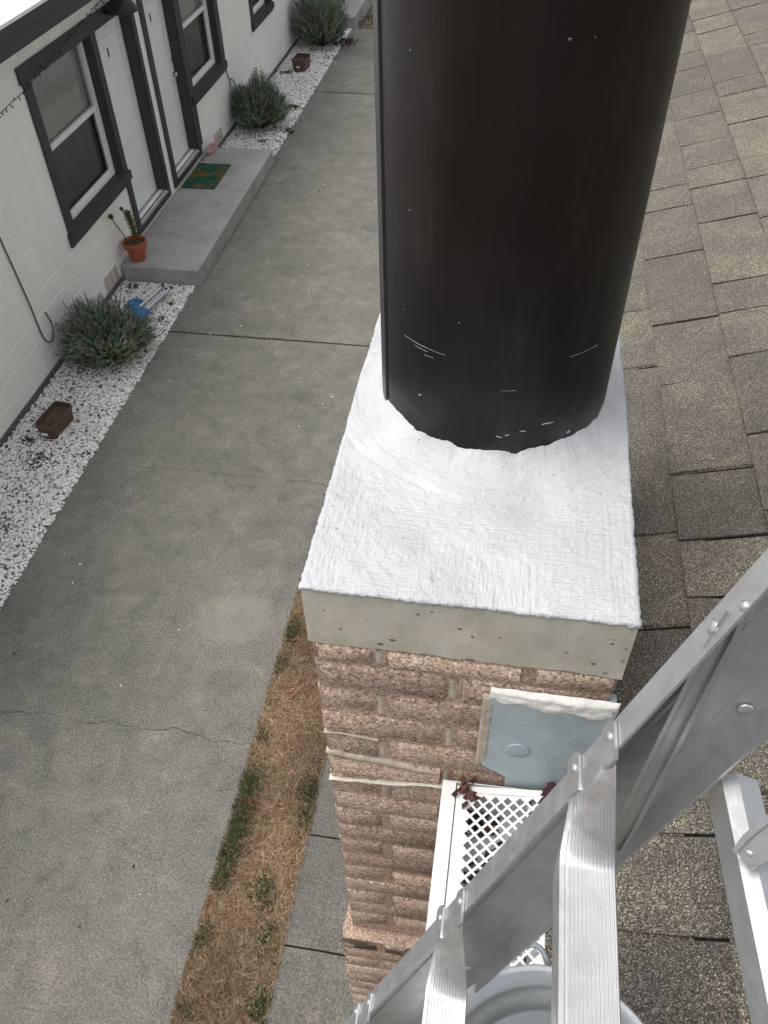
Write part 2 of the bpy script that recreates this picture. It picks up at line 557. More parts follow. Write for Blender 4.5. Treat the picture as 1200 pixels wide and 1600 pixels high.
def m_alu(name, base=(0.62, 0.63, 0.65), rough=0.36, dirt=0.35, grain=(1, 1, 1)):
    k = NT(name)
    tc = k.pos()
    a = k.noise(13, 5, 0.65); b = k.noise(70, 4, 0.7, vec=k.map(grain)); sm = k.noise(4.5, 4, 0.7, dist=1.5)
    c = k.mix(dirt, base, k.ramp(a, [(0.28, (0.45, 0.45, 0.44)), (0.55, (1, 1, 1)), (0.75, (1.12, 1.12, 1.12))]), 'MULTIPLY')
    c = k.mix(k.math('MULTIPLY', k.step(sm, 0.55, 0.72), 0.28), c, (0.44, 0.40, 0.33))
    v = k.vor(40, out='Color'); s = k.n('ShaderNodeSeparateColor'); k.set(s.inputs[0], v)
    d = k.math('MULTIPLY', k.math('GREATER_THAN', s.outputs[0], 0.95), k.math('LESS_THAN', k.vor(40), 0.07))
    c = k.mix(k.math('MULTIPLY', d, 0.7), c, (0.12, 0.11, 0.1))
    scr = k.noise(30, 2, 0.5, vec=k.map((1, 0.4, 3), rot=(0.3, 0.9, 0.2)))
    ln = k.math('LESS_THAN', k.math('ABSOLUTE', k.math('SUBTRACT', scr, 0.5)), 0.006)
    c = k.mix(k.math('MULTIPLY', ln, 0.25), c, (0.85, 0.85, 0.86))
    return k.out(c, k.lin(b, 0.25, 0.75, rough - 0.1, rough + 0.16), 0.85, k.bump(b, 0.12, 0.001), 0.5)


def m_wallpaint():
    k = NT('white_block_paint')
    a = k.noise(1.1, 5, 0.6); f = k.noise(140, 4, 0.7); d = k.noise(4, 5, 0.7, vec=k.map((1, 1, 0.3)))
    c = k.ramp(a, [(0.3, (0.87, 0.868, 0.845)), (0.7, (0.90, 0.898, 0.88))])
    c = k.mix(0.3, c, k.ramp(d, [(0.3, 0.86), (0.6, 1.03)]), 'MULTIPLY')
    return k.out(c, 0.7, 0, k.bump(f, 0.3, 0.003), 0.3)


def m_glass(name, tint=(1, 1, 1), refl=0.9):
    k = NT(name)
    t = k.t
    tr = k.n('ShaderNodeBsdfTransparent'); tr.inputs[0].default_value = (*tint, 1)
    gl = k.n('ShaderNodeBsdfGlossy'); gl.inputs['Roughness'].default_value = 0.03
    gl.inputs['Color'].default_value = (refl, refl, refl, 1)
    fr = k.n('ShaderNodeFresnel'); fr.inputs[0].default_value = 1.52
    mx = k.n('ShaderNodeMixShader')
    k.set(mx.inputs[0], k.math('ADD', fr.outputs[0], 0.03)); k.set(mx.inputs[1], tr.outputs[0]); k.set(mx.inputs[2], gl.outputs[0])
    t.links.new(mx.outputs[0], t.nodes['Material Output'].inputs[0])
    return k.m


MT = dict(
    concrete=m_concrete(), step=m_smooth_concrete('step_concrete', (0.40, 0.393, 0.38)), walk=m_concrete('walkway_concrete', False, 0.92),
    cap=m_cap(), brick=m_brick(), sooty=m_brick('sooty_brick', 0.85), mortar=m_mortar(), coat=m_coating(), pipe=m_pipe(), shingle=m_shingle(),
    alu=m_alu('ladder_aluminium', (0.58, 0.59, 0.60), 0.40, 0.35), alu_bright=m_alu('tread_aluminium', (0.60, 0.60, 0.61), 0.36, 0.25),
    zinc=m_alu('galvanised_zinc', (0.60, 0.63, 0.645), 0.38, 0.3), wall=m_wallpaint(),
    trim=simple('charcoal_trim_paint', (0.046, 0.048, 0.054), 0.55, var=0.15),
    vinyl=simple('white_vinyl', (0.80, 0.81, 0.82), 0.4, var=0.04, bump=0.03),
    door=simple('white_door_paint', (0.80, 0.835, 0.875), 0.42, var=0.04, bump=0.05),
    glass=m_glass('window_glass'), screen=m_glass('insect_screen', (0.50, 0.53, 0.53), 0.7),
    blind=simple('grey_blind', (0.68, 0.71, 0.69), 0.6, var=0.1),
    dark=simple('dark_interior', (0.03, 0.032, 0.033), 0.8),
    roofwhite=simple('white_roofing', (0.86, 0.86, 0.85), 0.6, var=0.04),
    gutter=simple('white_gutter_paint', (0.80, 0.80, 0.785), 0.38, var=0.06, vs=9, bump=0.04),
    flash=simple('blue_grey_flashing', (0.37, 0.435, 0.465), 0.42, var=0.13, vs=22, bump=0.2, bd=0.002),
    caulk=simple('white_caulk', (0.80, 0.785, 0.73), 0.45, var=0.1, vs=30, bump=0.4, bd=0.004),
    soil=simple('brown_soil', (0.115, 0.078, 0.05), 0.95, var=0.4, vs=5, fine=90, bump=0.9, bd=0.01),
    gravelbase=simple('pebble_grit', (0.44, 0.425, 0.395), 0.9, var=0.4, vs=9, fine=110, bump=0.9, bd=0.01),
    earth=simple('bare_earth', (0.16, 0.13, 0.095), 0.95, var=0.35, vs=2, fine=60, bump=0.6, bd=0.01),
    stone=tonemat('pebble', 0.75, 0.12, 300), grass=tonemat('grass_blade', 0.75, 0.12, 90),
    leaf=tonemat('leaf', 0.65, 0.12, 200),
    terra=simple('terracotta', (0.36, 0.115, 0.058), 0.8, var=0.2, vs=14, bump=0.2),
    plastic_brown=simple('brown_plastic', (0.105, 0.058, 0.043), 0.5, var=0.2, vs=16),
    wood=simple('weathered_wood', (0.19, 0.12, 0.075), 0.8, var=0.3, vs=12),
    black=simple('black_metal', (0.014, 0.014, 0.015), 0.45, var=0.15),
    blackplastic=simple('black_plastic', (0.02, 0.02, 0.021), 0.5, var=0.1),
    cable=simple('grey_cable', (0.085, 0.085, 0.085), 0.6, var=0.2),
    chrome=simple('satin_nickel', (0.62, 0.60, 0.57), 0.25, metal=1.0, var=0.05, bump=0),
    steel=m_alu('tube_steel', (0.62, 0.66, 0.70), 0.3, 0.1),
    blue=simple('blue_fabric', (0.055, 0.17, 0.36), 0.8, var=0.25, vs=20, fine=300, bump=0.4),
    pink=simple('pink_fabric', (0.50, 0.285, 0.30), 0.8, var=0.6, vs=30, fine=200, bump=0.3),
    bark=simple('woody_stem', (0.095, 0.07, 0.05), 0.9, var=0.3, vs=30, bump=0.5),
    vent=simple('vent_cream', (0.52, 0.48, 0.41), 0.7, var=0.12),
    plinth=simple('grey_plinth', (0.115, 0.125, 0.135), 0.75, var=0.2, vs=6, bump=0.3),
    felt=simple('dark_roofing_felt', (0.016, 0.015, 0.014), 0.95, var=0.2),
    smear=simple('thin_white_smear', (0.36, 0.37, 0.385), 0.6, var=0.5, vs=90),
    scuff=simple('grey_scuff', (0.16, 0.16, 0.165), 0.6, var=0.5, vs=60),
    beadwhite=simple('old_white_mortar', (0.62, 0.58, 0.50), 0.9, var=0.2, vs=30, fine=300, bump=0.7, bd=.003),
    seam=simple('seam_reflection_grey', (0.040, 0.038, 0.038), 0.42, var=0.25, vs=20, bump=0.05),  # lighter than the pipe: a grey reflection painted into the seam colour
    siding=simple('cream_stucco', (0.52, 0.49, 0.43), 0.85, var=0.08, bump=0.4, bd=0.004),
)


def m_mat():
    k = NT('doormat_pile')
    a = k.noise(5.5, 3, 0.6, dist=0.8); b = k.noise(9, 3, 0.6, vec=k.map(loc=(5, 2, 0))); f = k.noise(260, 3)
    c = k.ramp(a, [(0.36, (0.012, 0.085, 0.068)), (0.5, (0.03, 0.10, 0.06)), (0.58, (0.15, 0.11, 0.045)), (0.68, (0.27, 0.085, 0.035)), (0.78, (0.19, 0.16, 0.05))])
    c = k.mix(0.7, c, k.ramp(f, [(0.3, 0.6), (0.7, 1.3)]), 'MULTIPLY')
    return k.out(c, 0.95, 0, k.bump(f, 0.7, 0.004), 0.1)


MT['mat'] = m_mat()

# ================================================================== GROUND AND PAVING
mb = MB(); mb.add([(-60, -60, G - 0.12), (60, -60, G - 0.12), (60, 90, G - 0.12), (-60, 90, G - 0.12)], [(0, 1, 2, 3)])
fin(mb.build('ground', MT['earth']), 'bare brown earth under and beyond the paving', 'ground', kind='structure')

drive = empty('driveway', (0, 0, 0), 'grey weathered concrete driveway between white building and dry grass', 'driveway'); drive['kind'] = 'structure'


def slab(x0, x1, y0, y1, mat, parent, zt, th=0.11, name='slab', jit=0.004, seg=0.22):
    """paving slab with slightly uneven long edges"""
    ny = max(2, int((y1 - y0) / seg)); nx = max(2, int((x1 - x0) / seg))
    vs, fs = [], []
    for j in range(ny + 1):
        for i in range(nx + 1):
            x = x0 + (x1 - x0) * i / nx; y = y0 + (y1 - y0) * j / ny
            dx = jit * mnoise.noise(Vector((x * 3, y * 5, 1))) * 2 if i in (0, nx) else 0
            dy = jit * mnoise.noise(Vector((x * 6, y * 3, 5))) * 2 if j in (0, ny) else 0
            dz = 0.004 * mnoise.noise(Vector((x * 0.9, y * 0.9, 3)))
            if i in (0, nx) or j in (0, ny): dz -= 0.002
            vs.append((x + dx, y + dy, zt + dz))
    top = len(vs)
    w = nx + 1
    for j in range(ny):
        for i in range(nx):
            fs.append((j * w + i, j * w + i + 1, (j + 1) * w + i + 1, (j + 1) * w + i))
    ring = [i for i in range(w)] + [j * w + nx for j in range(1, ny + 1)] + [ny * w + i for i in range(nx - 1, -1, -1)] + [j * w for j in range(ny - 1, 0, -1)]
    for r in ring: vs.append((vs[r][0], vs[r][1], zt - th))
    n = len(ring)
    for a in range(n):
        b = (a + 1) % n
        fs.append((ring[b], ring[a], top + a, top + b))
    m = MB(); m.add(vs, fs)
    return m.build(name, mat, parent, fixn=False)


for (a, b) in ((-6, -0.9), (-0.888, 6.655), (6.68, 14.19), (14.212, 17.86)):
    slab(-3.47, -1.165, a, b, MT['concrete'], drive, G)
walk = empty('walkway', (0, 0, 0), 'narrow grey concrete walkway along the brick chimney', 'walkway'); walk['kind'] = 'structure'
ws = [-6, -4.6, -3.5, -2.4, -1.3, -0.35, 0.70, 1.35, 2.3, 3.3, 4.4, 5.5, 6.6, 7.7, 8.8, 9.9, 11, 12.1, 13.2, 14.3, 15.4, 16.5, 17.6]
for a, b in zip(ws, ws[1:]):
    slab(-0.67, 0.45, a, b - 0.012, MT['walk'], walk, G + 0.004)

# soil strip under the dry grass
mb = MB()
nx_, ny_ = 8, 160
vs, fs = [], []
for j in range(ny_ + 1):
    for i in range(nx_ + 1):
        x = -1.17 + 0.505 * i / nx_; y = -5 + 23 * j / ny_
        vs.append((x, y, G - 0.02 + 0.018 * mnoise.noise(Vector((x * 7, y * 7, 2)))))
for j in range(ny_):
    for i in range(nx_):
        a = j * (nx_ + 1) + i
        fs.append((a, a + 1, a + nx_ + 2, a + nx_ + 1))
mb.add(vs, fs)
fin(mb.build('soil_strip', MT['soil'], smooth='all', fixn=False), 'bare soil strip between driveway and walkway', 'soil', kind='structure')

# dry and green grass blades
GREEN = [(-1.125, 2.85, .07), (-1.13, 2.55, .05), (-1.11, 1.96, .03), (-1.11, 1.6, .085), (-1.10, 1.45, .08), (-1.10, 1.3, .085), (-1.11, 1.14, .07), (-1.12, 1.02, .06),
         (-0.705, 1.62, .07), (-0.71, 1.45, .05), (-0.85, 0.97, .065), (-0.83, 0.90, .04), (-0.76, 0.71, .05), (-0.715, 0.36, .06), (-1.13, 0.66, .05), (-0.70, 0.1, .05), (-1.1, 0.3, .03)]


def grass(name, n, y0, y1, pgreen_only=False):
    V = np.zeros((n, 5, 3)); T = np.zeros((n, 5, 3))
    x = rng.uniform(-1.165, -0.672, n); y = rng.uniform(y0, y1, n)
    g = np.zeros(n)
    for (gx, gy, gr) in GREEN:
        g = np.maximum(g, np.exp(-((x - gx) ** 2 / (gr * 0.75) ** 2 + (y - gy) ** 2 / (gr * 1.25) ** 2)))
    far = (y > 3.4)
    g = np.where(far, 0.35 * (np.sin(y * 3.1 + x * 4) > 0.3), g)
    isg = rng.uniform(0, 1, n) < np.clip(g * 0.95 * (0.45 + 0.8 * np.sin(x * 61 + y * 23) ** 2), 0, 0.8)
    th = rng.uniform(0, 2 * np.pi, n)
    L = np.where(isg, rng.uniform(.035, .085, n), rng.uniform(.04, .12, n))
    lift = np.where(isg, rng.uniform(.45, 1.2, n), rng.uniform(0.04, .55, n))
    wd = np.where(isg, rng.uniform(.0018, .0036, n), rng.uniform(.0009, .0021, n))
    d = np.stack([np.cos(th), np.sin(th)], 1); s = np.stack([-np.sin(th), np.cos(th)], 1)
    z0 = G - 0.022 + rng.uniform(0, .015, n)
    bend = rng.uniform(-.5, .5, n)
    for kk, (t, w) in enumerate(((0, 1), (0, -1), (.5, .9), (.5, -.9), (1, 0))):
        r = L * np.cos(lift) * t; h = L * np.sin(lift) * (t if t < 1 else 1 - 0.25 * (lift < .6))
        side = bend * L * t * t * .5
        V[:, kk, 0] = x + d[:, 0] * r + s[:, 0] * (w * wd + side)
        V[:, kk, 1] = y + d[:, 1] * r + s[:, 1] * (w * wd + side)
        V[:, kk, 2] = z0 + h + (0.004 if t == .5 else 0)
    V[:, :, 0] = np.clip(V[:, :, 0], -1.185, -0.65)
    dry = np.array([(.27, .178, .098), (.35, .245, .145), (.19, .118, .064), (.44, .335, .215), (.125, .074, .043)])
    pn = (np.sin(x * 9 + y * 2.3) + np.sin(y * 5.1 - x * 3) + 2) / 4
    ci = rng.integers(0, 5, n)
    col = dry[ci] * (0.62 + 0.55 * pn)[:, None]
    grn = np.array([(.040, .066, .026), (.056, .085, .032), (.085, .105, .045), (.03, .05, .026)])[rng.integers(0, 4, n)]
    col = np.where(isg[:, None], grn, col)
    red = np.exp(-(((x + .985) / .05) ** 2 + ((y - 2.36) / .06) ** 2)) + np.exp(-(((x + 1.15) / .025) ** 2 + ((y - .81) / .03) ** 2)) + .7 * np.exp(-(((x + 1.05) / .02) ** 2 + ((y - 1.455) / .04) ** 2))
    mk = rng.uniform(0, 1, n) < red * .8
    col = np.where(mk[:, None], np.array([.24, .045, .03]), col)
    col = col * rng.uniform(.75, 1.2, n)[:, None]
    T[:] = col[:, None, :]
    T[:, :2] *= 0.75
    b = (np.arange(n) * 5)[:, None]
    F = np.concatenate([b + np.array([[0, 1, 3]]), b + np.array([[0, 3, 2]]), b + np.array([[2, 3, 4]])])
    return V.reshape(-1, 3), F, T.reshape(-1, 3)


parts = [grass('g', 62000, -0.4, 3.6), grass('g', 14000, -4, -0.4), grass('g', 26000, 3.6, 17.8)]
off, VV, FF, TT = 0, [], [], []
for V, F, T in parts:
    VV.append(V); FF.append(F + off); TT.append(T); off += len(V)
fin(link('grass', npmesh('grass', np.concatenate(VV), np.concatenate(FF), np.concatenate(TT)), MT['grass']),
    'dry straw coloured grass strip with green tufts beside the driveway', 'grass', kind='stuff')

# gravel bed
mb = MB()
for (y0, y1) in ((0.2, 7.64), (11.21, 17.9)):
    mb.box(WX - 0.02, -3.474, y0, y1, G - 0.1, G - 0.012)
fin(mb.build('gravel_bed', MT['gravelbase']), 'grit bed under the white pebbles along the building', 'gravel bed', kind='structure')
ICO_V, ICO_F = None, None
bm = bmesh.new(); bmesh.ops.create_icosphere(bm, subdivisions=1, radius=1.0)
ICO_V = np.array([v.co[:] for v in bm.verts]); ICO_F = np.array([[v.index for v in f.verts] for f in bm.faces]); bm.free()


def pebbles(n, y0, y1, smin, smax, zr=0.02):
    x = rng.uniform(WX + 0.01, -3.462, n); y = rng.uniform(y0, y1, n)
    bare = np.zeros(n)
    for (bx, by, br) in ((-3.94, 4.42, .13), (-4.16, 4.67, .06), (-4.25, 6.2, .15), (-3.95, 5.95, .2), (-3.9, 3.6, .12), (-4.2, 3.2, .12), (-4.0, 12.4, .3), (-3.85, 16.6, .35), (-3.62, 7.2, .05), (-4.2, 7.5, .1), (-3.55, 12.0, .08)):
        bare = np.maximum(bare, np.exp(-((x - bx) ** 2 + (y - by) ** 2) / br ** 2))
    keep = rng.uniform(0, 1, n) > bare * .75
    x, y = x[keep], y[keep]; n = len(x)
    s = rng.uniform(smin, smax, n)
    sc = s[:, None] * np.stack([rng.uniform(.7, 1.25, n), rng.uniform(.6, 1.0, n), rng.uniform(.45, .8, n)], 1)
    V = ICO_V[None] * (1 + rng.uniform(-.22, .22, (n, len(ICO_V), 1)))
    V = V * sc[:, None, :]
    a = rng.uniform(0, 2 * np.pi, n); t = rng.uniform(-.5, .5, n)
    X = V[..., 0] * np.cos(a)[:, None] - V[..., 1] * np.sin(a)[:, None]
    Y = V[..., 0] * np.sin(a)[:, None] + V[..., 1] * np.cos(a)[:, None]
    Z = V[..., 2] + X * 0 + np.tan(t)[:, None] * V[..., 0] * .6
    V = np.stack([X + x[:, None], Y + y[:, None], Z + (G - .006 + rng.uniform(0, zr, n))[:, None]], -1)
    pal = np.array([(.87, .865, .85), (.82, .81, .79), (.89, .885, .875), (.74, .72, .68), (.52, .49, .44), (.13, .115, .095)])
    ci = rng.choice(6, n, p=[.37, .24, .27, .06, .025, .035])
    col = pal[ci] * rng.uniform(.88, 1.06, n)[:, None]
    F = (np.arange(n) * len(ICO_V))[:, None, None] + ICO_F[None]
    return V.reshape(-1, 3), F.reshape(-1, 3), np.repeat(col, len(ICO_V), 0)


VV, FF, TT, off = [], [], [], 0
for args in ((17000, 2.2, 7.63, .010, .018), (3500, 2.2, 7.63, .016, .024), (2500, .25, 2.2, .012, .024), (13000, 11.22, 17.85, .013, .023)):
    V, F, T = pebbles(*args)
    VV.append(V); FF.append(F + off); TT.append(T); off += len(V)
fin(link('gravel', npmesh('gravel', np.concatenate(VV), np.concatenate(FF), np.concatenate(TT)), MT['stone']),
    'white marble pebbles filling the bed along the building', 'gravel', kind='stuff')


# small litter: weeds and dead leaves
def leafpatch(name, spots, mat, label, cat, upright=False):
    V, F, T = [], [], []
    for (x, y, z, n, rad, size, cols) in spots:
        for _ in range(n):
            a = random.uniform(0, 6.283); r = rad * math.sqrt(random.random())
            p = Vector((x + r * math.cos(a), y + r * math.sin(a), z + random.uniform(0, .012)))
            d = Vector((random.uniform(-1, 1), random.uniform(-1, 1), random.uniform(.2, 1.2) if upright else random.uniform(-.1, .35))).normalized()
            s = d.orthogonal().normalized() * size * random.uniform(.2, .45)
            L = size * random.uniform(.6, 1.3)
            b = len(V)
            V += [p[:], (p + d * L * .5 + s)[:], (p + d * L + Vector((0, 0, -.2 * L)))[:], (p + d * L * .5 - s)[:]]
            F.append((b, b + 1, b + 2, b + 3))
            c = random.choice(cols); T += [tuple(q * random.uniform(.8, 1.15) for q in c)] * 4
    fin(link(name, npmesh(name, V, F, np.array(T)), mat), label, cat, kind='stuff')


GR = [(.05, .10, .035), (.08, .14, .05)]
BRN = [(.07, .045, .03), (.12, .075, .045), (.05, .04, .03)]
leafpatch('weed', [(-3.62, 7.21, G, 14, .04, .04, GR), (-4.16, 15.07, G, 30, .09, .06, GR), (-3.66, 13.35, G, 40, .14, .07, GR + BRN), (-3.5, 4.55, G, 14, .05, .04, GR), (-3.44, 12.4, G, 30, .1, .06, GR + BRN),
                   (-3.42, 16.9, G, 60, .25, .08, GR + BRN), (-3.2, 18.4, G, 80, .35, .07, GR + BRN)], MT['leaf'], 'small green weeds coming up through the pebbles', 'weed', True)
leafpatch('leaf_litter', [(-3.94, 4.42, G + .01, 50, .13, .035, BRN), (-4.16, 4.67, G + .01, 30, .06, .035, BRN), (-4.0, 3.55, G + .01, 60, .2, .04, BRN), (-4.2, 7.5, G + .015, 25, .08, .04, BRN + [(.2, .08, .06)]), (-3.77, 11.95, G + .015, 20, .06, .05, [(.22, .05, .04), (.12, .05, .03)]),
                          (-3.6, 6.85, G + .012, 20, .06, .035, BRN), (-4.3, 13.6, G + .01, 20, .08, .04, BRN), (-3.9, 3.0, G + .01, 30, .25, .04, BRN), (-3.55, 16.0, G + .01, 30, .15, .05, BRN),
                          (-3.0, 18.1, G - .1, 60, .3, .06, BRN)] + [(random.uniform(-3.4, -1.3), random.uniform(.5, 14), G + .004, 1, .01, .028, BRN) for _ in range(26)], MT['leaf'], 'dead brown leaves scattered on the pebbles', 'leaves')
leafpatch('moss', [(-3.3 + 2.1 * t, 6.667 + .004 * math.sin(40 * t), G - .01, 10 if .25 < t < .72 else 3, .02, .016, [(.06, .065, .025), (.09, .075, .03)]) for t in np.linspace(0, 1, 60)] +
          [(-3.4 + 2.1 * t, 14.2, G - .01, 8, .03, .02, [(.06, .06, .025), (.08, .065, .03)]) for t in np.linspace(0, 1, 30)], MT['leaf'], 'dark moss growing in the joints of the driveway', 'moss', True)
spk = MB()
for _ in range(46):
    x, y = random.uniform(-3.4, -1.3), random.uniform(0.3, 16.5)
    r = random.uniform(.004, .012)
    V = ICO_V * np.array([r, r * .8, r * .5]) * (1 + rng.uniform(-.2, .2, (len(ICO_V), 1))) + np.array([x, y, G + r * .3])
    spk.add(V.tolist(), ICO_F.tolist(), random.choice([(.75, .73, .7), (.7, .69, .66), (.08, .065, .05), (.78, .77, .75)]))
fin(spk.build('stray_pebble', MT['stone']), 'stray pebbles and crumbs scattered over the driveway', 'pebbles', kind='stuff')

# ================================================================== WHITE BUILDING
bld = empty('block_building', (WX, 8.0, G), 'white painted block building with charcoal window and door trim', 'building')
OPEN = [(6.93, 8.30, 1.03, 2.50), (8.43, 9.40, 0.35, 2.50), (9.80, 10.73, 0.35, 2.50), (10.93, 12.25, 1.03, 2.50), (14.13, 15.18, 1.10, 2.50), (20.2, 21.1, .35, 2.5)]
BY0, BY1, BH = -2.0, 24.0, 3.02
core = MB()
ys = sorted({BY0, BY1, *[o[0] for o in OPEN], *[o[1] for o in OPEN]})
for a, b in zip(ys, ys[1:]):
    op = [o for o in OPEN if o[0] <= a + 1e-6 and o[1] >= b - 1e-6]
    if op:
        core.box(WX - .22, WX - .004, a, b, G - .1, G + op[0][2])
        core.box(WX - .22, WX - .004, a, b, G + op[0][3], G + BH)
    else:
        core.box(WX - .22, WX - .004, a, b, G - .1, G + BH)
core.box(WX - .24, WX - .225, BY0, BY1, G - .1, G + BH)      # back leaf closes the openings
core.box(-10.2, WX - .26, BY0, BY0 + .2, G - .1, G + BH)
core.box(-10.2, WX - .26, BY1 - .2, BY1, G - .1, G + BH)
core.box(-10.2, -10.0, BY0 + .21, BY1 - .21, G - .1, G + BH)
wall = core.build('wall', MT['wall'], bld)
BLV, BLF = bevbox((0, 0, 0), (.03, .392, .192), .0032)
full = bpy.data.meshes.new('block'); full.from_pydata(BLV, [], BLF); full.materials.append(MT['wall'])
cands = []
z = 0.04
row = 0
while z < BH - .05:
    y = BY0 + (0.2 if row % 2 else 0)
    zt = min(z + .2, BH)
    while y < BY1 - .3:
        rects = [(y + .004, y + .396, z + .004, zt - .004)]
        for o in OPEN:
            nr = []
            for (a, b, c, d) in rects:
                if b <= o[0] or a >= o[1] or d <= o[2] or c >= o[3]: nr.append((a, b, c, d)); continue
                if a < o[0]: nr.append((a, o[0], c, d))
                if b > o[1]: nr.append((o[1], b, c, d))
                aa, bb = max(a, o[0]), min(b, o[1])
                if c < o[2]: nr.append((aa, bb, c, o[2]))
                if d > o[3]: nr.append((aa, bb, o[3], d))
            rects = nr
        rects = [r for r in rects if r[1] - r[0] > .02 and r[3] - r[2] > .012]
        if rects: cands.append((y, z, zt, rects))
        y += .4
    z += .2; row += 1
vis = [c for c in cands if 4.3 < c[0] < 17.5 and not (c[0] < 6.4 and c[1] > 2.4 - (6.4 - c[0]) * .9)]
vis.sort(key=lambda c: (c[0] - 5) * 1.0 - c[1] * .5)
visset = {(c[0], c[1]) for c in vis[:298]}
rest = MB()
for (y, z, zt, rects) in cands:
    if (y, z) in visset:
        r = rects[0]
        if len(rects) == 1 and abs(r[1] - r[0] - .392) < 1e-4 and abs(r[3] - r[2] - .192) < 1e-4:
            o = link('block', full, None, wall)
            o.location = Vector(o.location) + Vector((WX - .03 + random.uniform(-.0012, .0012), r[0], G + r[2]))
        else:
            m = MB()
            for r in rects: m.box(WX - .03, WX + random.uniform(-.001, .001), r[0], r[1], G + r[2], G + r[3], .0028)
            m.build('block', MT['wall'], wall, fixn=False)
    else:
        for r in rects: rest.box(WX - .03, WX, r[0], r[1], G + r[2], G + r[3], .0028)
o = rest.build('block_remainder', MT['wall'], wall, fixn=False); o['kind'] = 'stuff'
# plinth strip
pl = MB(); pl.box(WX - .02, WX + .012, BY0, 7.63, G - .05, G + .075, .004); pl.box(WX - .02, WX + .012, 11.22, BY1, G - .05, G + .075, .004)
pl.build('plinth', MT['plinth'], bld)
# eave
OX = -4.085
ev = MB()
ev.prism([(OX - .03, G + 2.895), (OX, G + 2.895), (OX + .004, G + 3.105), (OX - .03, G + 3.105)], 1, BY0 - .2, BY1 + .2)
fas = ev.build('fascia', MT['trim'], bld)
dr = MB(); dr.box(OX + .002, OX + .014, BY0 - .2, BY1 + .2, G + 3.02, G + 3.112, .002); dr.build('drip_edge', MT['trim'], fas)
so = MB(); so.box(WX + .001, OX - .031, BY0 - .2, BY1 + .2, G + 2.925, G + 2.945); so.build('soffit', MT['wall'], bld)
rf = MB(); rf.prism([(OX + .02, G + 3.112), (OX + .02, G + 3.14), (-10.5, G + 3.75), (-10.5, G + 3.70)], 1, BY0 - .25, BY1 + .25)
rf.build('roof', MT['roofwhite'], bld)


def board(m, y0, y1, h0, h1, px=.024, bev=.003):
    m.box(WX + .0015, WX + px, y0, y1, G + h0, G + h1, bev)


def make_window(y0, y1, h0, h1, blind=True):
    z0, z1 = G + h0, G + h1
    xo, xi = WX - .075, WX - .15           # white frame set back in the opening
    fw_ = .055
    m = MB()
    m.box(xi, xo, y0 + .0, y0 + fw_, z0, z1, .004); m.box(xi, xo, y1 - fw_, y1, z0, z1, .004)
    m.box(xi, xo, y0 + fw_, y1 - fw_, z0, z0 + fw_, .004); m.box(xi, xo, y0 + fw_, y1 - fw_, z1 - fw_, z1, .004)
    w = m.build('window', MT['vinyl'], bld)
    zm = z0 + (z1 - z0) * .515
    s = MB(); s.box(xi + .01, xo - .012, y0 + fw_, y1 - fw_, zm - .028, zm + .028, .004)
    s.box(xi + .012, xo - .022, y0 + fw_, y0 + fw_ + .03, z0 + fw_, zm - .028, .003); s.box(xi + .012, xo - .022, y1 - fw_ - .03, y1 - fw_, z0 + fw_, zm - .028, .003)
    s.box(xi + .012, xo - .022, y0 + fw_ + .03, y1 - fw_ - .03, z0 + fw_, z0 + fw_ + .03, .003)
    s.build('sash', MT['vinyl'], w)
    for nm, a, b, mt in (('upper_pane', zm + .028, z1 - fw_, 'glass'), ('lower_pane', z0 + fw_ + .03, zm - .028, 'screen')):
        p = MB(); xx = xi + .03 if nm == 'upper_pane' else xi + .035
        p.add([(xx, y0 + fw_, a), (xx, y1 - fw_, a), (xx, y1 - fw_, b), (xx, y0 + fw_, b)], [(0, 1, 2, 3)])
        p.build(nm, MT[mt], w, fixn=False)
    if blind:
        bl = MB(); zz = z1 - fw_ - .01
        while zz > z0 + fw_ + .02:
            if zz > zm - .05 or True:
                bl.add([(xi - .008, y0 + .03, zz - .017), (xi - .008, y1 - .03, zz - .017), (xi - .03, y1 - .03, zz), (xi - .03, y0 + .03, zz)], [(0, 1, 2, 3)])
            zz -= .022
        bl.build('blind', MT['blind'], w)
    bk = MB(); bk.box(WX - .222, WX - .20, y0 - .02, y1 + .02, z0 - .02, z1 + .02); bk.build('room_shade', MT['dark'], w)
    jm = MB()                                # charcoal reveal around the frame
    jm.box(WX - .074, WX + .006, y1 - .016, y1 + .001, z0 + .012, z1); jm.box(WX - .074, WX + .006, y0 - .001, y0 + .016, z0 + .012, z1); jm.box(WX - .074, WX + .006, y0 + .0165, y1 - .0165, z1 - .016, z1 + .001)
    jm.build('reveal', MT['trim'], w)
    return w


def sill(w, y0, y1, h0, h1):
    m = MB(); m.prism([(WX - .074, G + h1 + .012), (WX + .055, G + h1 - .006), (WX + .055, G + h0 + .04), (WX + .028, G + h0 + .035), (WX + .028, G + h0), (WX + .0015, G + h0)][::-1], 1, y0, y1)
    m.build('sill', MT['trim'], w)


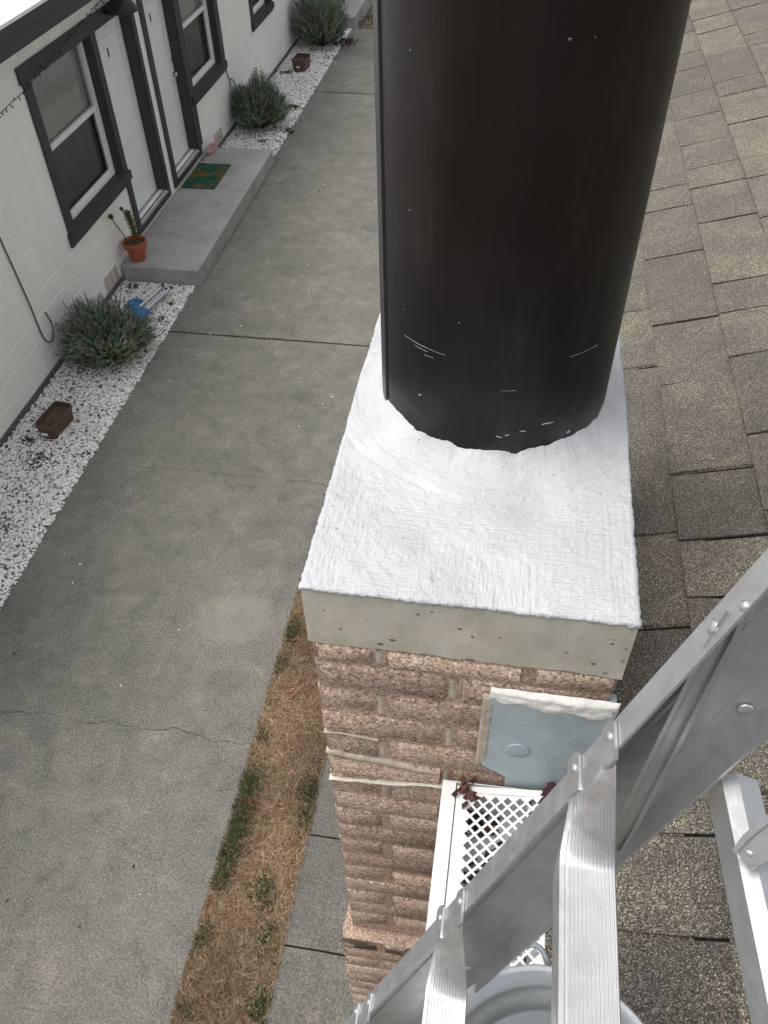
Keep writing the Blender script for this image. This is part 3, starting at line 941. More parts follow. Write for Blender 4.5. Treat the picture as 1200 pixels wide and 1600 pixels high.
w1 = make_window(*OPEN[0]); w2 = make_window(*OPEN[3]); w3 = make_window(*OPEN[4])
sill(w1, 6.765, 8.432, .89, 1.03); sill(w2, 10.80, 12.40, .89, 1.03); sill(w3, 13.99, 15.32, .97, 1.10)
t = MB(); board(t, 6.79, 6.93, 1.025, 2.499); board(t, 6.75, 9.52, 2.50, 2.645, .030); board(t, 8.302, 8.428, 1.03, 2.499); t.build('window_casing', MT['trim'], bld)
t = MB(); board(t, 10.735, 10.928, .35, 2.499, .026); board(t, 12.252, 12.385, 1.03, 2.499); board(t, 9.66, 12.42, 2.50, 2.645, .030); t.build('window_casing', MT['trim'], bld)
t = MB(); board(t, 14.0, 14.128, 1.10, 2.499); board(t, 15.182, 15.31, 1.10, 2.499); board(t, 13.97, 15.34, 2.50, 2.64, .03); t.build('window_casing', MT['trim'], bld)


def make_door(y0, y1, h0, h1, knob):
    xf = WX - .12; xb = xf - .045
    z0, z1 = G + h0 + .01, G + h1
    wdt = y1 - y0
    ya, yb = y0 + .13, y1 - .13
    ps = [(z0 + .18, z0 + .82), (z0 + 1.0, z1 - .16)]
    m = MB()
    m.box(xb, xf - .012, y0 + .003, y1 - .003, z0, z1 - .003)
    for (a, b, c, d) in ((y0 + .003, ya, z0, z1 - .003), (yb, y1 - .003, z0, z1 - .003)): m.box(xf - .012, xf, a, b, c, d, .0015)
    m.box(xf - .012, xf, ya, yb, z0, ps[0][0], .0015); m.box(xf - .012, xf, ya, yb, ps[0][1], ps[1][0], .0015); m.box(xf - .012, xf, ya, yb, ps[1][1], z1 - .003, .0015)
    dr_ = m.build('door', MT['door'], bld)
    for (a, b) in ps:
        p = MB(); p.box(xf - .0125, xf - .002, ya + .03, yb - .03, a + .03, b - .03, .009); p.build('panel', MT['door'], dr_)
    v = MB(); v.box(xf, xf + .006, (y0 + y1) / 2 - .012, (y0 + y1) / 2 + .012, G + 2.10, G + 2.19, .002); v.build('number_plate', MT['black'], dr_)
    th = MB(); th.prism([(WX - .165, G + h0 + .008), (WX + .03, G + h0 - .012), (WX + .03, G + h0 - .028), (WX - .165, G + h0 - .028)], 1, y0, y1); th.build('threshold', MT['step'], dr_)
    bs = MB(); bs.box(WX + .0015, WX + .022, y0 - .11, y1 + .11, G + h0 - .115, G + h0 - .03, .003); bs.build('kick_board', MT['trim'], dr_)
    jm = MB()
    jm.box(WX - .119, WX + .006, y1 - .018, y1 + .001, G + h0 + .009, z1); jm.box(WX - .119, WX + .006, y0 - .001, y0 + .018, G + h0 + .009, z1); jm.box(WX - .119, WX + .006, y0 + .0185, y1 - .0185, z1 - .018, z1 + .001)
    jm.build('jamb', MT['trim'], dr_)
    if knob:
        for hz, r in ((1.02 + h0, .030), (1.20 + h0, .026)):
            kb = MB(); My = Matrix.Rotation(R(90), 3, 'Y')
            pr = [(r, 0), (r, .008), (.012, .012), (.012, .03), (r * .9, .036), (r, .05), (r * .7, .062), (0, .066)] if hz < 1.45 else [(r, 0), (r, .016), (r * .8, .022), (0, .022)]
            kb.lathe(pr, (xf, y1 - .075, G + hz), 16, My); kb.build('knob' if hz < 1.45 else 'deadbolt', MT['chrome'], dr_, smooth=40)
    return dr_


d1 = make_door(*OPEN[1], False); d2 = make_door(*OPEN[2], True); d3 = make_door(*OPEN[5], False)
t = MB(); board(t, 9.402, 9.50, .24, 2.499); board(t, 8.32, 8.428, .24, 1.0 - .115, .026); t.build('door_casing', MT['trim'], bld)
t = MB(); board(t, 9.68, 9.798, .24, 2.499); board(t, 10.735, 10.86, .24, .345, .026); t.build('door_casing', MT['trim'], bld)
t = MB(); board(t, 20.08, 20.198, .24, 2.499); board(t, 21.102, 21.2, .24, 2.499); board(t, 20.06, 21.22, 2.5, 2.64); t.build('door_casing', MT['trim'], bld)
for yv in (7.2, 11.45):                          # foundation vents
    m = MB(); m.box(WX - .005, WX + .003, yv, yv + .4, G + .08, G + .275, .002)
    v = m.build('foundation_vent', MT['wall'], bld)
    for i in range(3):
        s = MB(); s.box(WX + .003, WX + .010, yv + .015 + i * .13, yv + .12 + i * .13, G + .09, G + .265, .003); s.build('louvre', MT['vent'], v)
        for j in range(6):
            s = MB(); s.box(WX + .0095, WX + .013, yv + .025 + i * .13, yv + .11 + i * .13, G + .105 + j * .026, G + .115 + j * .026); s.build('slat', MT['vent'], v)

# stoops
def stoop(y0, y1, label):
    vs, fs = bevbox((WX + .03, y0, G - .1), (-3.405, y1, G + .20), .008)
    m = MB(); m.add(vs, fs)
    return fin(m.build('concrete_stoop', MT['step']), label, 'stoop', 'concrete door stoops')


stoop(7.65, 11.2, 'long grey concrete stoop below the two white doors')
stoop(17.9, 22.0, 'far grey concrete stoop at the end of the pebble bed')

# ---- small things at the building
# wall lantern
ln = empty('wall_lantern', (WX, 8.84, -1.5), 'black bell shaped wall lantern above the two doors', 'lamp')
m = MB(); m.lathe([(.055, 0), (.055, .012), (.02, .02)], (WX + .03, 8.84, -1.42), 20, Matrix.Rotation(R(90), 3, 'Y')); m.build('back_plate', MT['black'], ln, smooth=40)
m = MB(); m.tube([(WX + .04, 8.84, -1.42), (WX + .10, 8.84, -1.36), (WX + .16, 8.84, -1.34), (WX + .185, 8.84, -1.38), (WX + .185, 8.84, -1.42)], .011, 10); m.build('arm', MT['black'], ln, smooth=50)
m = MB(); m.lathe([(.03, 0), (.05, -.02), (.055, -.06), (.12, -.10), (.185, -.17), (.19, -.19), (.18, -.188), (.115, -.115), (.04, -.06), (0, -.05)], (WX + .185, 8.84, -1.42), 32); m.build('shade', MT['black'], ln, smooth=50)
m = MB(); m.lathe([(0, -.20), (.03, -.185), (.042, -.15), (.03, -.11), (.02, -.07)], (WX + .185, 8.84, -1.42), 16); m.build('bulb', MT['vinyl'], ln, smooth='all')

# string lights
sx = WX + .085
spts = [(sx + .05, 5.2, -1.80), (sx, 6.188, -1.739), (sx, 6.416, -1.722), (sx, 6.606, -1.716), (sx, 6.875, -1.683), (sx, 7.21, -1.649), (sx, 7.606, -1.597), (sx, 8.11, -1.534), (sx, 8.48, -1.471), (OX - .05, 9.3, -1.31)]
st = empty('string_light', spts[0], 'dark string of tiny bulbs hanging from the eave across the window', 'string lights')
m = MB(); m.tube(spts, .004, 6); m.build('wire', MT['black'], st)
m = MB()
for a, b in zip(spts, spts[1:]):
    a, b = Vector(a), Vector(b); nseg = max(2, int((b - a).length / .07))
    for i in range(nseg):
        p = a.lerp(b, (i + .5) / nseg); q = p + Vector((random.uniform(-.02, .02), random.uniform(-.02, .02), random.choice((-1, 1)) * random.uniform(.02, .04)))
        m.tube([p, p.lerp(q, .5), q], [.003, .0065, .004], 6)
o = m.build('bulb', MT['black'], st); o['kind'] = 'stuff'

# cables on the wall
m = MB(); cx = WX + .013


def spline(pts, n=6):
    out = []
    P = [Vector(p) for p in pts]; P = [2 * P[0] - P[1]] + P + [2 * P[-1] - P[-2]]
    for i in range(1, len(P) - 2):
        for k in range(n):
            t = k / n
            out.append(0.5 * ((2 * P[i]) + (-P[i - 1] + P[i + 1]) * t + (2 * P[i - 1] - 5 * P[i] + 4 * P[i + 1] - P[i + 2]) * t * t + (-P[i - 1] + 3 * P[i] - 3 * P[i + 1] + P[i + 2]) * t ** 3))
    out.append(P[-2]); return out


m.tube(spline([(cx, 5.55, -1.6), (cx, 5.60, -2.1), (cx, 5.662, -2.634), (cx, 5.70, -2.999), (cx, 5.735, -3.404), (cx, 5.75, -3.726), (cx + .01, 5.80, -3.844), (cx + .012, 5.90, -3.846), (cx + .01, 5.955, -3.72), (cx + .005, 5.92, -3.567)]), .0075, 8)
fin(m.build('hanging_cable', MT['cable'], smooth='all'), 'grey cable hanging down the wall and curling up near the lavender', 'cable')
m = MB()
m.tube(spline([(cx, 12.43, -1.4), (cx, 12.426, -2.383), (cx, 12.447, -2.806), (cx, 12.43, -3.234), (cx, 12.47, -3.45), (cx + .02, 12.60, -3.52), (cx + .02, 12.67, -3.64), (cx + .02, 12.58, -3.74), (cx + .02, 12.47, -3.66), (cx + .02, 12.46, -3.52), (cx + .015, 12.52, -3.47)]), .008, 8)
fin(m.build('looped_cable', MT['cable'], smooth='all'), 'dark cable beside the second window ending in a loop', 'cable')

# terracotta pot with spiky succulent
px, py, pz = -4.205, 7.83, G + .2
pt = empty('flower_pot', (px, py, pz), 'terracotta pot with a spiky succulent on the corner of the stoop', 'flower pot')
m = MB(); m.lathe([(.085, 0), (.118, .17), (.142, .172), (.147, .235), (.128, .237), (.123, .19), (.12, .185)], (px, py, pz + .001), 36); m.build('pot', MT['terra'], pt, smooth=35)
m = MB(); m.lathe([(.125, .196), (.08, .205), (.03, .208), (0, .206)], (px, py, pz), 24); m.build('soil', MT['soil'], pt, smooth='all')
m = MB(); stem = [(px + .01, py + .02, pz + .2), (px + .02, py + .03, pz + .33), (px - .0, py + .03, pz + .46), (px - .01, py + .03, pz + .58)]
m.tube(spline(stem), .016, 8); m.tube(spline([(px - .04, py - .04, pz + .2), (px - .07, py - .08, pz + .35), (px - .10, py - .15, pz + .52), (px - .12, py - .17, pz + .60)]), .006, 6)
m.tube(spline([(px - .01, py + .03, pz + .52), (px - .05, py - .01, pz + .62)]), .006, 6)
m.build('stem', MT['bark'], pt, smooth='all')
V, F, T = [], [], []
sp_ = spline(stem, 30)
for i, p in enumerate(sp_[14:]):
    for _ in range(3):
        a = random.uniform(0, 6.283); L = random.uniform(.04, .075)
        d = Vector((math.cos(a), math.sin(a), random.uniform(.1, .7))).normalized(); s = Vector((-math.sin(a), math.cos(a), 0)) * .009
        q = p + d * .012; b = len(V)
        V += [(q - s)[:], (q + s)[:], (q + d * L)[:], (q + Vector((0, 0, .007)))[:]]
        F += [(b, b + 1, b + 2), (b, b + 2, b + 3), (b + 3, b + 2, b + 1)]
        c = random.choice([(.05, .085, .025), (.09, .12, .03), (.12, .13, .03), (.16, .10, .04)]); T += [c] * 4
for (fx, fy, fz, r) in ((px - .12, py - .17, pz + .61, .033), (px - .05, py - .01, pz + .635, .024)):
    for _ in range(70):
        d = Vector((random.gauss(0, 1), random.gauss(0, 1), random.gauss(0, 1))).normalized(); q = Vector((fx, fy, fz)); s = d.orthogonal().normalized() * .009; b = len(V)
        V += [(q - s)[:], (q + s)[:], (q + d * r + s * .5)[:], (q + d * r - s * .5)[:]]; F += [(b, b + 1, b + 2), (b, b + 2, b + 3), (b, b + 1, b + 3)]
        T += [random.choice([(.20, .21, .03), (.14, .17, .03), (.09, .12, .03)])] * 4
link('foliage', npmesh('foliage', V, F, np.array(T)), MT['leaf'], pt)

# doormat
m = MB()
n1, n2 = 16, 22
vs = [(-4.335 + .47 * i / n1 + .012 * math.sin(j * .6) * (i in (0, n1)) * .3, 9.79 + .80 * j / n2, G + .2135 + .002 * random.random()) for j in range(n2 + 1) for i in range(n1 + 1)]
fs = [(j * (n1 + 1) + i, j * (n1 + 1) + i + 1, (j + 1) * (n1 + 1) + i + 1, (j + 1) * (n1 + 1) + i) for j in range(n2) for i in range(n1)]
m.add(vs, fs); m.box(-4.337, -3.863, 9.788, 10.592, G + .2015, G + .2125)
fin(m.build('doormat', MT['mat'], fixn=False), 'green doormat with rust coloured flowers at the second door', 'doormat')

# pink furled umbrella lying by the wall
um = empty('umbrella', (-4.31, 11.0, G + .2), 'pink folded umbrella lying on the stoop against the wall', 'umbrella')
a0, a1 = Vector((-4.315, 10.74, G + .225)), Vector((-4.235, 11.40, G + .30))
ax = (a1 - a0).normalized(); u = ax.orthogonal().normalized(); w_ = ax.cross(u)
V, F = [], []
N1, N2 = 14, 28
for i in range(N1 + 1):
    t = i / N1
    r = .008 + .034 * math.sin(math.pi * min(1, t * 1.15) ** .8) * (1 - .3 * t)
    for k in range(N2):
        a = 2 * math.pi * k / N2
        rr = r * (1 + .55 * math.sin(a * 6 + t * 9) * min(1, t * 3)) + .006 * mnoise.noise(Vector((t * 9, math.cos(a) * 2, math.sin(a) * 2)))
        V.append((a0 + ax * (.12 + t * .42) + (u * math.cos(a) + w_ * math.sin(a)) * rr)[:])
for i in range(N1):
    for k in range(N2): F.append((i * N2 + k, i * N2 + (k + 1) % N2, (i + 1) * N2 + (k + 1) % N2, (i + 1) * N2 + k))
m = MB(); m.add(V, F); m.build('canopy', MT['pink'], um, smooth=50)
m = MB(); m.tube([a0, a0 + ax * .68], .006, 8); m.build('shaft', MT['wood'], um)
m = MB(); m.tube(spline([a0, a0 - ax * .03 + u * .0, a0 - ax * .05 + w_ * .03, a0 - ax * .02 + w_ * .05]), .010, 8); m.build('handle', MT['wood'], um, smooth='all')


# brown planters
def planter(x, y, rot, L, W, H, label, weeds=False):
    root = empty('planter_box', (x, y, G), label, 'planter', 'brown planters on the pebbles')
    M3 = Matrix.Rotation(rot, 3, 'Z'); c = Vector((x, y, G + .012))

    def ring(sx_, sy_, z_, ch=.03):
        pts = [(sx_ - ch, -sy_), (sx_, -sy_ + ch), (sx_, sy_ - ch), (sx_ - ch, sy_), (-sx_ + ch, sy_), (-sx_, sy_ - ch), (-sx_, -sy_ + ch), (-sx_ + ch, -sy_)]
        return [M3 @ Vector((a_, b_, z_)) + c for a_, b_ in pts]
    rings = [ring(W * .40, L * .44, 0), ring(W * .47, L * .48, H * .86), ring(W * .5, L * .5, H * .87), ring(W * .5, L * .5, H), ring(W * .45, L * .46, H), ring(W * .42, L * .45, H * .6)]
    vs = [p for r in rings for p in r]
    fs = [(i * 8 + k, i * 8 + (k + 1) % 8, (i + 1) * 8 + (k + 1) % 8, (i + 1) * 8 + k) for i in range(5) for k in range(8)] + [tuple(range(7, -1, -1))]
    m = MB(); m.add(vs, fs); m.build('box', MT['plastic_brown'], root, fixn=False)
    m = MB(); r = ring(W * .425, L * .452, H * .72); cc = sum(r, Vector()) / 8 + Vector((0, 0, .01)); m.add(r + [cc], [(k, (k + 1) % 8, 8) for k in range(8)]); m.build('soil', MT['soil'], root)
    V, F, T = [], [], []
    for _ in range(60):
        p = M3 @ Vector((random.uniform(-.3, .3) * W, random.uniform(-.35, .35) * L, H * .73)) + c
        d = Vector((random.uniform(-1, 1), random.uniform(-1, 1), random.uniform(.2, 1))).normalized(); s = d.orthogonal().normalized() * .006; l = random.uniform(.02, .05); b = len(V)
        V += [(p - s)[:], (p + s)[:], (p + d * l)[:]]; F.append((b, b + 1, b + 2)); T += [random.choice([(.2, .14, .08), (.12, .08, .05), (.06, .07, .03)])] * 3
    link('dead_stalk', npmesh('dead_stalk', V, F, np.array(T)), MT['leaf'], root)
    tg = MB(); p = M3 @ Vector((0, -L * .5, H * .45)) + c
    a = M3 @ Vector((1, 0, 0)); vs = [p - a * .03 + Vector((0, 0, -.012)), p + a * .03 + Vector((0, 0, -.012)), p + a * .03 + Vector((0, 0, .012)), p - a * .03 + Vector((0, 0, .012))]
    nrm = M3 @ Vector((0, -.006, 0))
    tg.add([v + nrm for v in vs] + [v - nrm for v in vs], [(0, 1, 2, 3), (7, 6, 5, 4), (0, 4, 5, 1), (2, 6, 7, 3), (1, 5, 6, 2), (0, 3, 7, 4)]); tg.build('sticker', MT['vinyl'], root)


planter(-3.96, 4.90, R(-6), .40, .21, .16, 'brown rectangular planter with dry soil on the near pebbles')
planter(-3.93, 15.32, R(-4), .42, .27, .20, 'small brown planter on the far pebbles between two shrubs')

# folded camp stool
cs = empty('folding_stool', (-3.82, 7.1, G), 'folded blue camping stool with metal tubes lying on pebbles', 'stool')
for i, (dx_, dz_, e_) in enumerate(((-.105, .05, -.05), (-.055, .085, .01), (-.02, .05, .0), (.035, .065, .02))):
    a = Vector((-3.86 + dx_, 6.74, G + .035 + dz_)); b = Vector((-3.70 + dx_, 7.36 + e_, G + .045 + dz_))
    m = MB(); m.tube([a, b], .017, 12); tb = m.build('tube', MT['steel'], cs, smooth=50)
    d = (b - a).normalized(); m = MB(); m.tube([b - d * .012, b + d * .022], .021, 12); m.build('foot_cap', MT['blackplastic'], tb, smooth=50)


def cloth(name, c, su, sv, h, ang, seed):
    m = MB(); n = 12
    vs = []
    for j in range(n + 1):
        for i in range(n + 1):
            uu, vv = i / n - .5, j / n - .5
            zz = h * (1 - 1.4 * (uu * uu + vv * vv)) + .035 * mnoise.noise(Vector((uu * 4 + seed, vv * 4, seed)))
            p = Matrix.Rotation(ang, 3, 'Z') @ Vector((uu * su, vv * sv, 0))
            vs.append((c[0] + p.x, c[1] + p.y, max(c[2] + zz, G + .018 + .004 * random.random())))
    m.add(vs, [(j * (n + 1) + i, j * (n + 1) + i + 1, (j + 1) * (n + 1) + i + 1, (j + 1) * (n + 1) + i) for j in range(n) for i in range(n)])
    return m.build(name, MT['blue'], cs, smooth='all', fixn=False)


cloth('seat_fabric', (-3.85, 6.74, G + .03), .27, .32, .17, R(-14), 2.1)
cloth('fabric_flap', (-3.98, 7.02, G + .02), .20, .16, .12, R(30), 5.3)


# lavender shrubs
def shrub(x, y, rad, h, nst, label, seed, spikes=True, tint=1.0):
    random.seed(seed)
    root = empty('lavender_shrub', (x, y, G), label, 'shrub', 'lavender shrubs along the wall')
    V, F, T = [], [], []
    stem = MB()
    pal = [(.105, .130, .095), (.15, .175, .135), (.070, .096, .064), (.095, .124, .086), (.125, .152, .112), (.05, .07, .046), (.16, .185, .14), (.09, .115, .064)]
    for i in range(nst):
        a = random.uniform(0, 6.283); ct = random.uniform(-.12, 1.0); st_ = math.sqrt(max(0, 1 - ct * ct))
        lump = 1 + .20 * mnoise.noise(Vector((math.cos(a) * 1.6 * st_, math.sin(a) * 1.6 * st_, ct * 1.6 + seed))) * 2
        f = random.uniform(.86, 1.03) * lump
        tip = Vector((x + rad * st_ * math.cos(a) * f, y + rad * st_ * math.sin(a) * f, G + max(.05, h * (.30 + .70 * ct) * f)))
        tip.x = max(tip.x, WX + .02 + random.uniform(0, .05))
        base = Vector((x + random.uniform(-.07, .07), y + random.uniform(-.07, .07), G))
        d = (tip - base); L = d.length; d.normalize()
        bend = Vector((random.uniform(-.03, .03), random.uniform(-.03, .03), random.uniform(.02, .07)))
        if i % 6 == 0: stem.tube([base, base + d * L * .5 + bend * .25, base + d * L * .85 + bend * .7], [.006, .004, .002], 5)
        nl = 46
        c0 = random.choice(pal)
        c0 = tuple(q_ * random.uniform(.75, 1.3) * tint * 1.75 for q_ in c0)
        for k in range(nl):
            t = .50 + .52 * (k + random.random()) / nl
            p = base + d * L * t + bend * t * t
            gd = (d + bend * 2.2 * t / max(L, .1)).normalized()
            b2 = random.uniform(0, 6.283)
            e1 = gd.orthogonal().normalized(); e2 = gd.cross(e1)
            out = (e1 * math.cos(b2) + e2 * math.sin(b2))
            ld = (gd * random.uniform(.6, 1.4) + out * random.uniform(.5, 1)).normalized()
            ll = random.uniform(.020, .038) * (1.15 - .4 * t); s = ld.cross(gd).normalized() * ll * .17
            b = len(V)
            V += [(p - s)[:], (p + s)[:], (p + ld * ll + s * .45)[:], (p + ld * ll - s * .45)[:]]
            F.append((b, b + 1, b + 2, b + 3))
            T += [tuple(q_ * random.uniform(.8, 1.2) for q_ in c0)] * 4
        if spikes and random.random() < .10:
            p = base + d * L * .97 + bend; dd = (d + Vector((0, 0, .35))).normalized(); sl_ = random.uniform(.05, .13)
            s = dd.orthogonal().normalized() * .0025; b = len(V)
            V += [(p - s)[:], (p + s)[:], (p + dd * sl_ + s)[:], (p + dd * sl_ - s)[:]]; F.append((b, b + 1, b + 2, b + 3)); T += [(.13, .12, .095)] * 4
            for k in range(6):
                pp = p + dd * (sl_ + k * .006); e = Vector((random.uniform(-1, 1), random.uniform(-1, 1), .6)).normalized() * .010; s2 = dd * .006; b = len(V)
                V += [(pp - s2)[:], (pp + s2)[:], (pp + e + s2)[:], (pp + e - s2)[:]]; F.append((b, b + 1, b + 2, b + 3)); T += [random.choice([(.10, .085, .10), (.12, .10, .085)])] * 4
    link('foliage', npmesh('foliage', V, F, np.array(T)), MT['leaf'], root)
    stem.build('stem', MT['bark'], root)


shrub(-3.93, 6.13, .45, .50, 1500, 'round grey green lavender on the near pebbles beside the blue stool', 11)
shrub(-3.98, 12.55, .46, .72, 1400, 'middle lavender shrub just beyond the long stoop', 12, False, .9)
shrub(-3.86, 16.75, .58, .92, 1600, 'farthest and largest lavender shrub beside the far stoop', 13, False, .85)
random.seed(99)

# far dark tub on a wooden stand
tb = empty('plant_tub', (-3.98, 18.75, G + .2), 'dark tub with dry plants on a wooden stand at the far stoop', 'plant tub')
for (dx_, dy_) in ((-.16, -.16), (.16, -.16), (-.16, .16), (.16, .16)):
    m = MB(); m.box(-3.98 + dx_ - .02, -3.98 + dx_ + .02, 18.75 + dy_ - .02, 18.75 + dy_ + .02, G + .201, G + .42, .003); m.build('leg', MT['wood'], tb)
m = MB(); m.box(-4.17, -3.79, 18.56, 18.94, G + .421, G + .45, .004); m.build('stand_top', MT['wood'], tb)
m = MB(); m.lathe([(.2, .451), (.25, .70), (.27, .70), (.27, .74), (.24, .74), (.22, .66), (0, .66)], (-3.98, 18.75, G), 28); m.build('tub', MT['blackplastic'], tb, smooth=35)
V, F, T = [], [], []
for _ in range(260):
    a = random.uniform(0, 6.283); r = .2 * math.sqrt(random.random()); p = Vector((-3.98 + r * math.cos(a), 18.75 + r * math.sin(a), G + .67)); d = Vector((random.uniform(-.6, .6), random.uniform(-.6, .6), 1)).normalized(); l = random.uniform(.06, .2); s = d.orthogonal().normalized() * .008; b = len(V)
    V += [(p - s)[:], (p + s)[:], (p + d * l)[:]]; F.append((b, b + 1, b + 2)); T += [random.choice([(.2, .06, .045), (.1, .09, .04), (.15, .1, .06)])] * 3
link('foliage', npmesh('foliage', V, F, np.array(T)), MT['leaf'], tb)

# ================================================================== OWN HOUSE: walls, roof, gutter
house = empty('house', (.5, 5.0, G), 'house with asphalt shingle roof and white gutter beside the chimney', 'house')
HY0, HY1 = -4.0, 15.0
SL = 1 / 3.0
EX, EZ = .392, -.468                      # eave edge of the roof deck
m = MB(); m.box(.52, .72, HY0 + .3, HY1 - .3, G - .1, -.62); m.box(9.0, 9.2, HY0 + .3, HY1 - .3, G - .1, -.62); m.box(.73, 8.99, HY0 + .3, HY0 + .5, G - .1, -.62); m.box(.73, 8.99, HY1 - .5, HY1 - .3, G - .1, -.62)
m.build('wall', MT['siding'], house)
RX = 4.9


def rz(x): return EZ + SL * (x - EX)


m = MB()
m.prism([(EX, rz(EX) - .022), (RX, rz(RX) - .022), (RX, rz(RX)), (EX, rz(EX))], 1, HY0, HY1)
m.prism([(RX + .001, rz(RX) - .022), (2 * RX - EX, EZ - .022), (2 * RX - EX, EZ), (RX + .001, rz(RX))], 1, HY0, HY1)
m.prism([(EX + .3, -.60), (2 * RX - EX - .3, -.60), (RX, rz(RX) - .1)], 1, HY0 + .31, HY0 + .45)
m.prism([(EX + .3, -.60), (2 * RX - EX - .3, -.60), (RX, rz(RX) - .1)], 1, HY1 - .45, HY1 - .31)
roof = m.build('roof', MT['felt'], house)
m = MB(); m.box(.372, .391, HY0, -.012, -.66, -.492); m.box(.372, .391, .74, HY1, -.66, -.492); m.build('fascia', MT['vinyl'], house)
m = MB(); m.box(.40, .519, HY0, -.012, -.648, -.636); m.box(.40, .519, .74, HY1, -.648, -.636); m.build('soffit', MT['vinyl'], house)

# shingles
EXP = .168
ca = math.atan(SL); cs_, sn_ = math.cos(ca), math.sin(ca)
PAL = [(1.01 * c[0], 1.02 * c[1], 1.04 * c[2]) for c in [(.172, .158, .130), (.140, .128, .112), (.160, .147, .122), (.120, .111, .101), (.134, .122, .112), (.194, .179, .143), (.150, .136, .118)]]


def shingle_mesh(mb_, s0, y0, y1, raise_, bow):
    """one tab: s along the slope from its lower edge s0; slight curl at the ends"""
    ns = 3
    npatch = max(1, int(round((y1 - y0) / random.uniform(.14, .30))))
    cuts = [y0] + sorted(random.uniform(y0 + .06, y1 - .06) for _ in range(npatch - 1)) + [y1] if y1 - y0 > .16 else [y0, y1]
    L = EXP + .045

    def P(s, y, up):
        return (EX + s * cs_ - up * sn_, y, EZ + s * sn_ + up * cs_)
    last = None
    for a, b in zip(cuts, cuts[1:]):
        c = random.choice(PAL)
        while c is last: c = random.choice(PAL)
        last = c
        vs, fs = [], []
        for i in range(ns + 1):
            t = i / ns
            top = raise_ * (1 - t) + .003 * t
            bw = bow * math.sin(math.pi * t * .8)
            s = s0 + L * t
            ya = a + (bw if a == y0 else 0); yb = b + (bw if b == y1 else 0)
            wob = .0025 * mnoise.noise(Vector((s0 * 9, a * 7, 4))) if i == 0 else 0
            vs += [P(s + wob, ya, top), P(s + wob, yb, top)]
        n = len(vs)
        vs += [P(s0, a, max(.0006, raise_ - .008)), P(s0, b, max(.0006, raise_ - .008)), P(s0 + L, a, .0005), P(s0 + L, b, .0005)]
        for i in range(ns): fs.append((2 * i, 2 * i + 2, 2 * i + 3, 2 * i + 1))
        fs.append((0, 1, n + 1, n))
        if a == y0: fs.append((0, n, n + 2, 2 * ns) + tuple(2 * i for i in range(ns - 1, 0, -1)))
        if b == y1: fs.append((1,) + tuple(2 * i + 1 for i in range(1, ns + 1)) + (n + 3, n + 1))
        mb_.add(vs, fs, c)


tabs = []
s = .008
course = 0
smax = (RX - EX) / cs_ - .02
while s < smax:
    y = HY0 - random.uniform(0, .3)
    if course == 1: y = HY0 - .1
    while y < HY1:
        l = random.choice((.15, .20, .24, .27, .30, .33, .36))
        a, b = max(y, HY0), min(y + l - random.uniform(.006, .009), HY1)
        if b - a > .05:
            # keep clear of the chimney
            xm = EX + s * cs_
            segs = [(a, b)]
            if xm < .455:
                segs = []
                if a < -.012: segs.append((a, min(b, -.012)))
                if b > .735: segs.append((max(a, .735), b))
            for (a2, b2) in segs:
                if b2 - a2 > .04: tabs.append((s, a2, b2, course))
        y += l
    s += (EXP if course else .093); course += 1


def invis(t):
    s_, a, b, c_ = t
    x = EX + (s_ + EXP / 2) * cs_; yy = (a + b) / 2
    p = Vector((x, yy, EZ + s_ * sn_)) - Vector((.245, -.693, .885))
    dz = fw.dot(p)
    if dz < .05: return None
    u_, v_ = rt.dot(p) / dz * 1280.5 + 600, dn.dot(p) / dz * 1280.5 + 800
    if -60 < u_ < 1270 and -60 < v_ < 1680: return p.length
    return None


vt = [(invis(t), t) for t in tabs]
inset = sorted([(d, t) for d, t in vt if d is not None])[:295]
inset = {t for d, t in inset}
rest = MB()
for t in tabs:
    ra = random.uniform(.0105, .014); bw = random.uniform(-.006, .008)
    if t in inset:
        m = MB(); shingle_mesh(m, t[0], t[1], t[2], ra, bw); m.build('shingle', MT['shingle'], roof, fixn=False)
    else:
        shingle_mesh(rest, t[0], t[1], t[2], ra, bw)
o = rest.build('shingle_remainder', MT['shingle'], roof, fixn=False); o['kind'] = 'stuff'
# far slope of the roof: plain shingle courses
m = MB()
k_ = 0
while k_ * EXP < smax:
    s0 = k_ * EXP
    def P2(s, up): return (2 * RX - EX - s * cs_ + up * sn_, EZ + s * sn_ + up * cs_)
    a, b, c, d = P2(s0, .001), P2(s0, .011), P2(s0 + EXP + .02, .003), P2(s0 + EXP + .02, .001)
    m.prism([a, b, c, d], 1, HY0, HY1); m.t += [PAL[k_ % 7]] * 8
    k_ += 1
o = m.build('far_slope_shingles', MT['shingle'], roof); o['kind'] = 'stuff'

# gutter (K profile) with perforated guard
GZ = -.487


def gutter(y0, y1):
    prof_out = [(.368, GZ + .01), (.368, GZ - .118), (.262, GZ - .118), (.250, GZ - .085), (.226, GZ - .045), (.216, GZ - .028), (.216, GZ + .004), (.240, GZ + .004), (.240, GZ - .008)]
    prof_in = [(.2375, GZ - .008), (.2375, GZ + .0015), (.2185, GZ + .0015), (.2185, GZ - .027), (.2285, GZ - .043), (.2525, GZ - .084), (.264, GZ - .1155), (.3655, GZ - .1155), (.3655, GZ + .01)]
    m = MB(); m.prism((prof_out + prof_in)[::-1], 1, y0, y1)
    g = m.build('gutter', MT['gutter'], house)
    ec = MB(); ec.prism([(p[0], p[1]) for p in prof_out[:7]][::-1], 1, y1 + .0005, y1 + .002) if y1 < .1 else ec.prism([(p[0], p[1]) for p in prof_out[:7]][::-1], 1, y0 - .002, y0 - .0005)
    ec.build('end_cap', MT['gutter'], g)
    return g


g1 = gutter(HY0, -.016); g2 = gutter(.745, HY1)


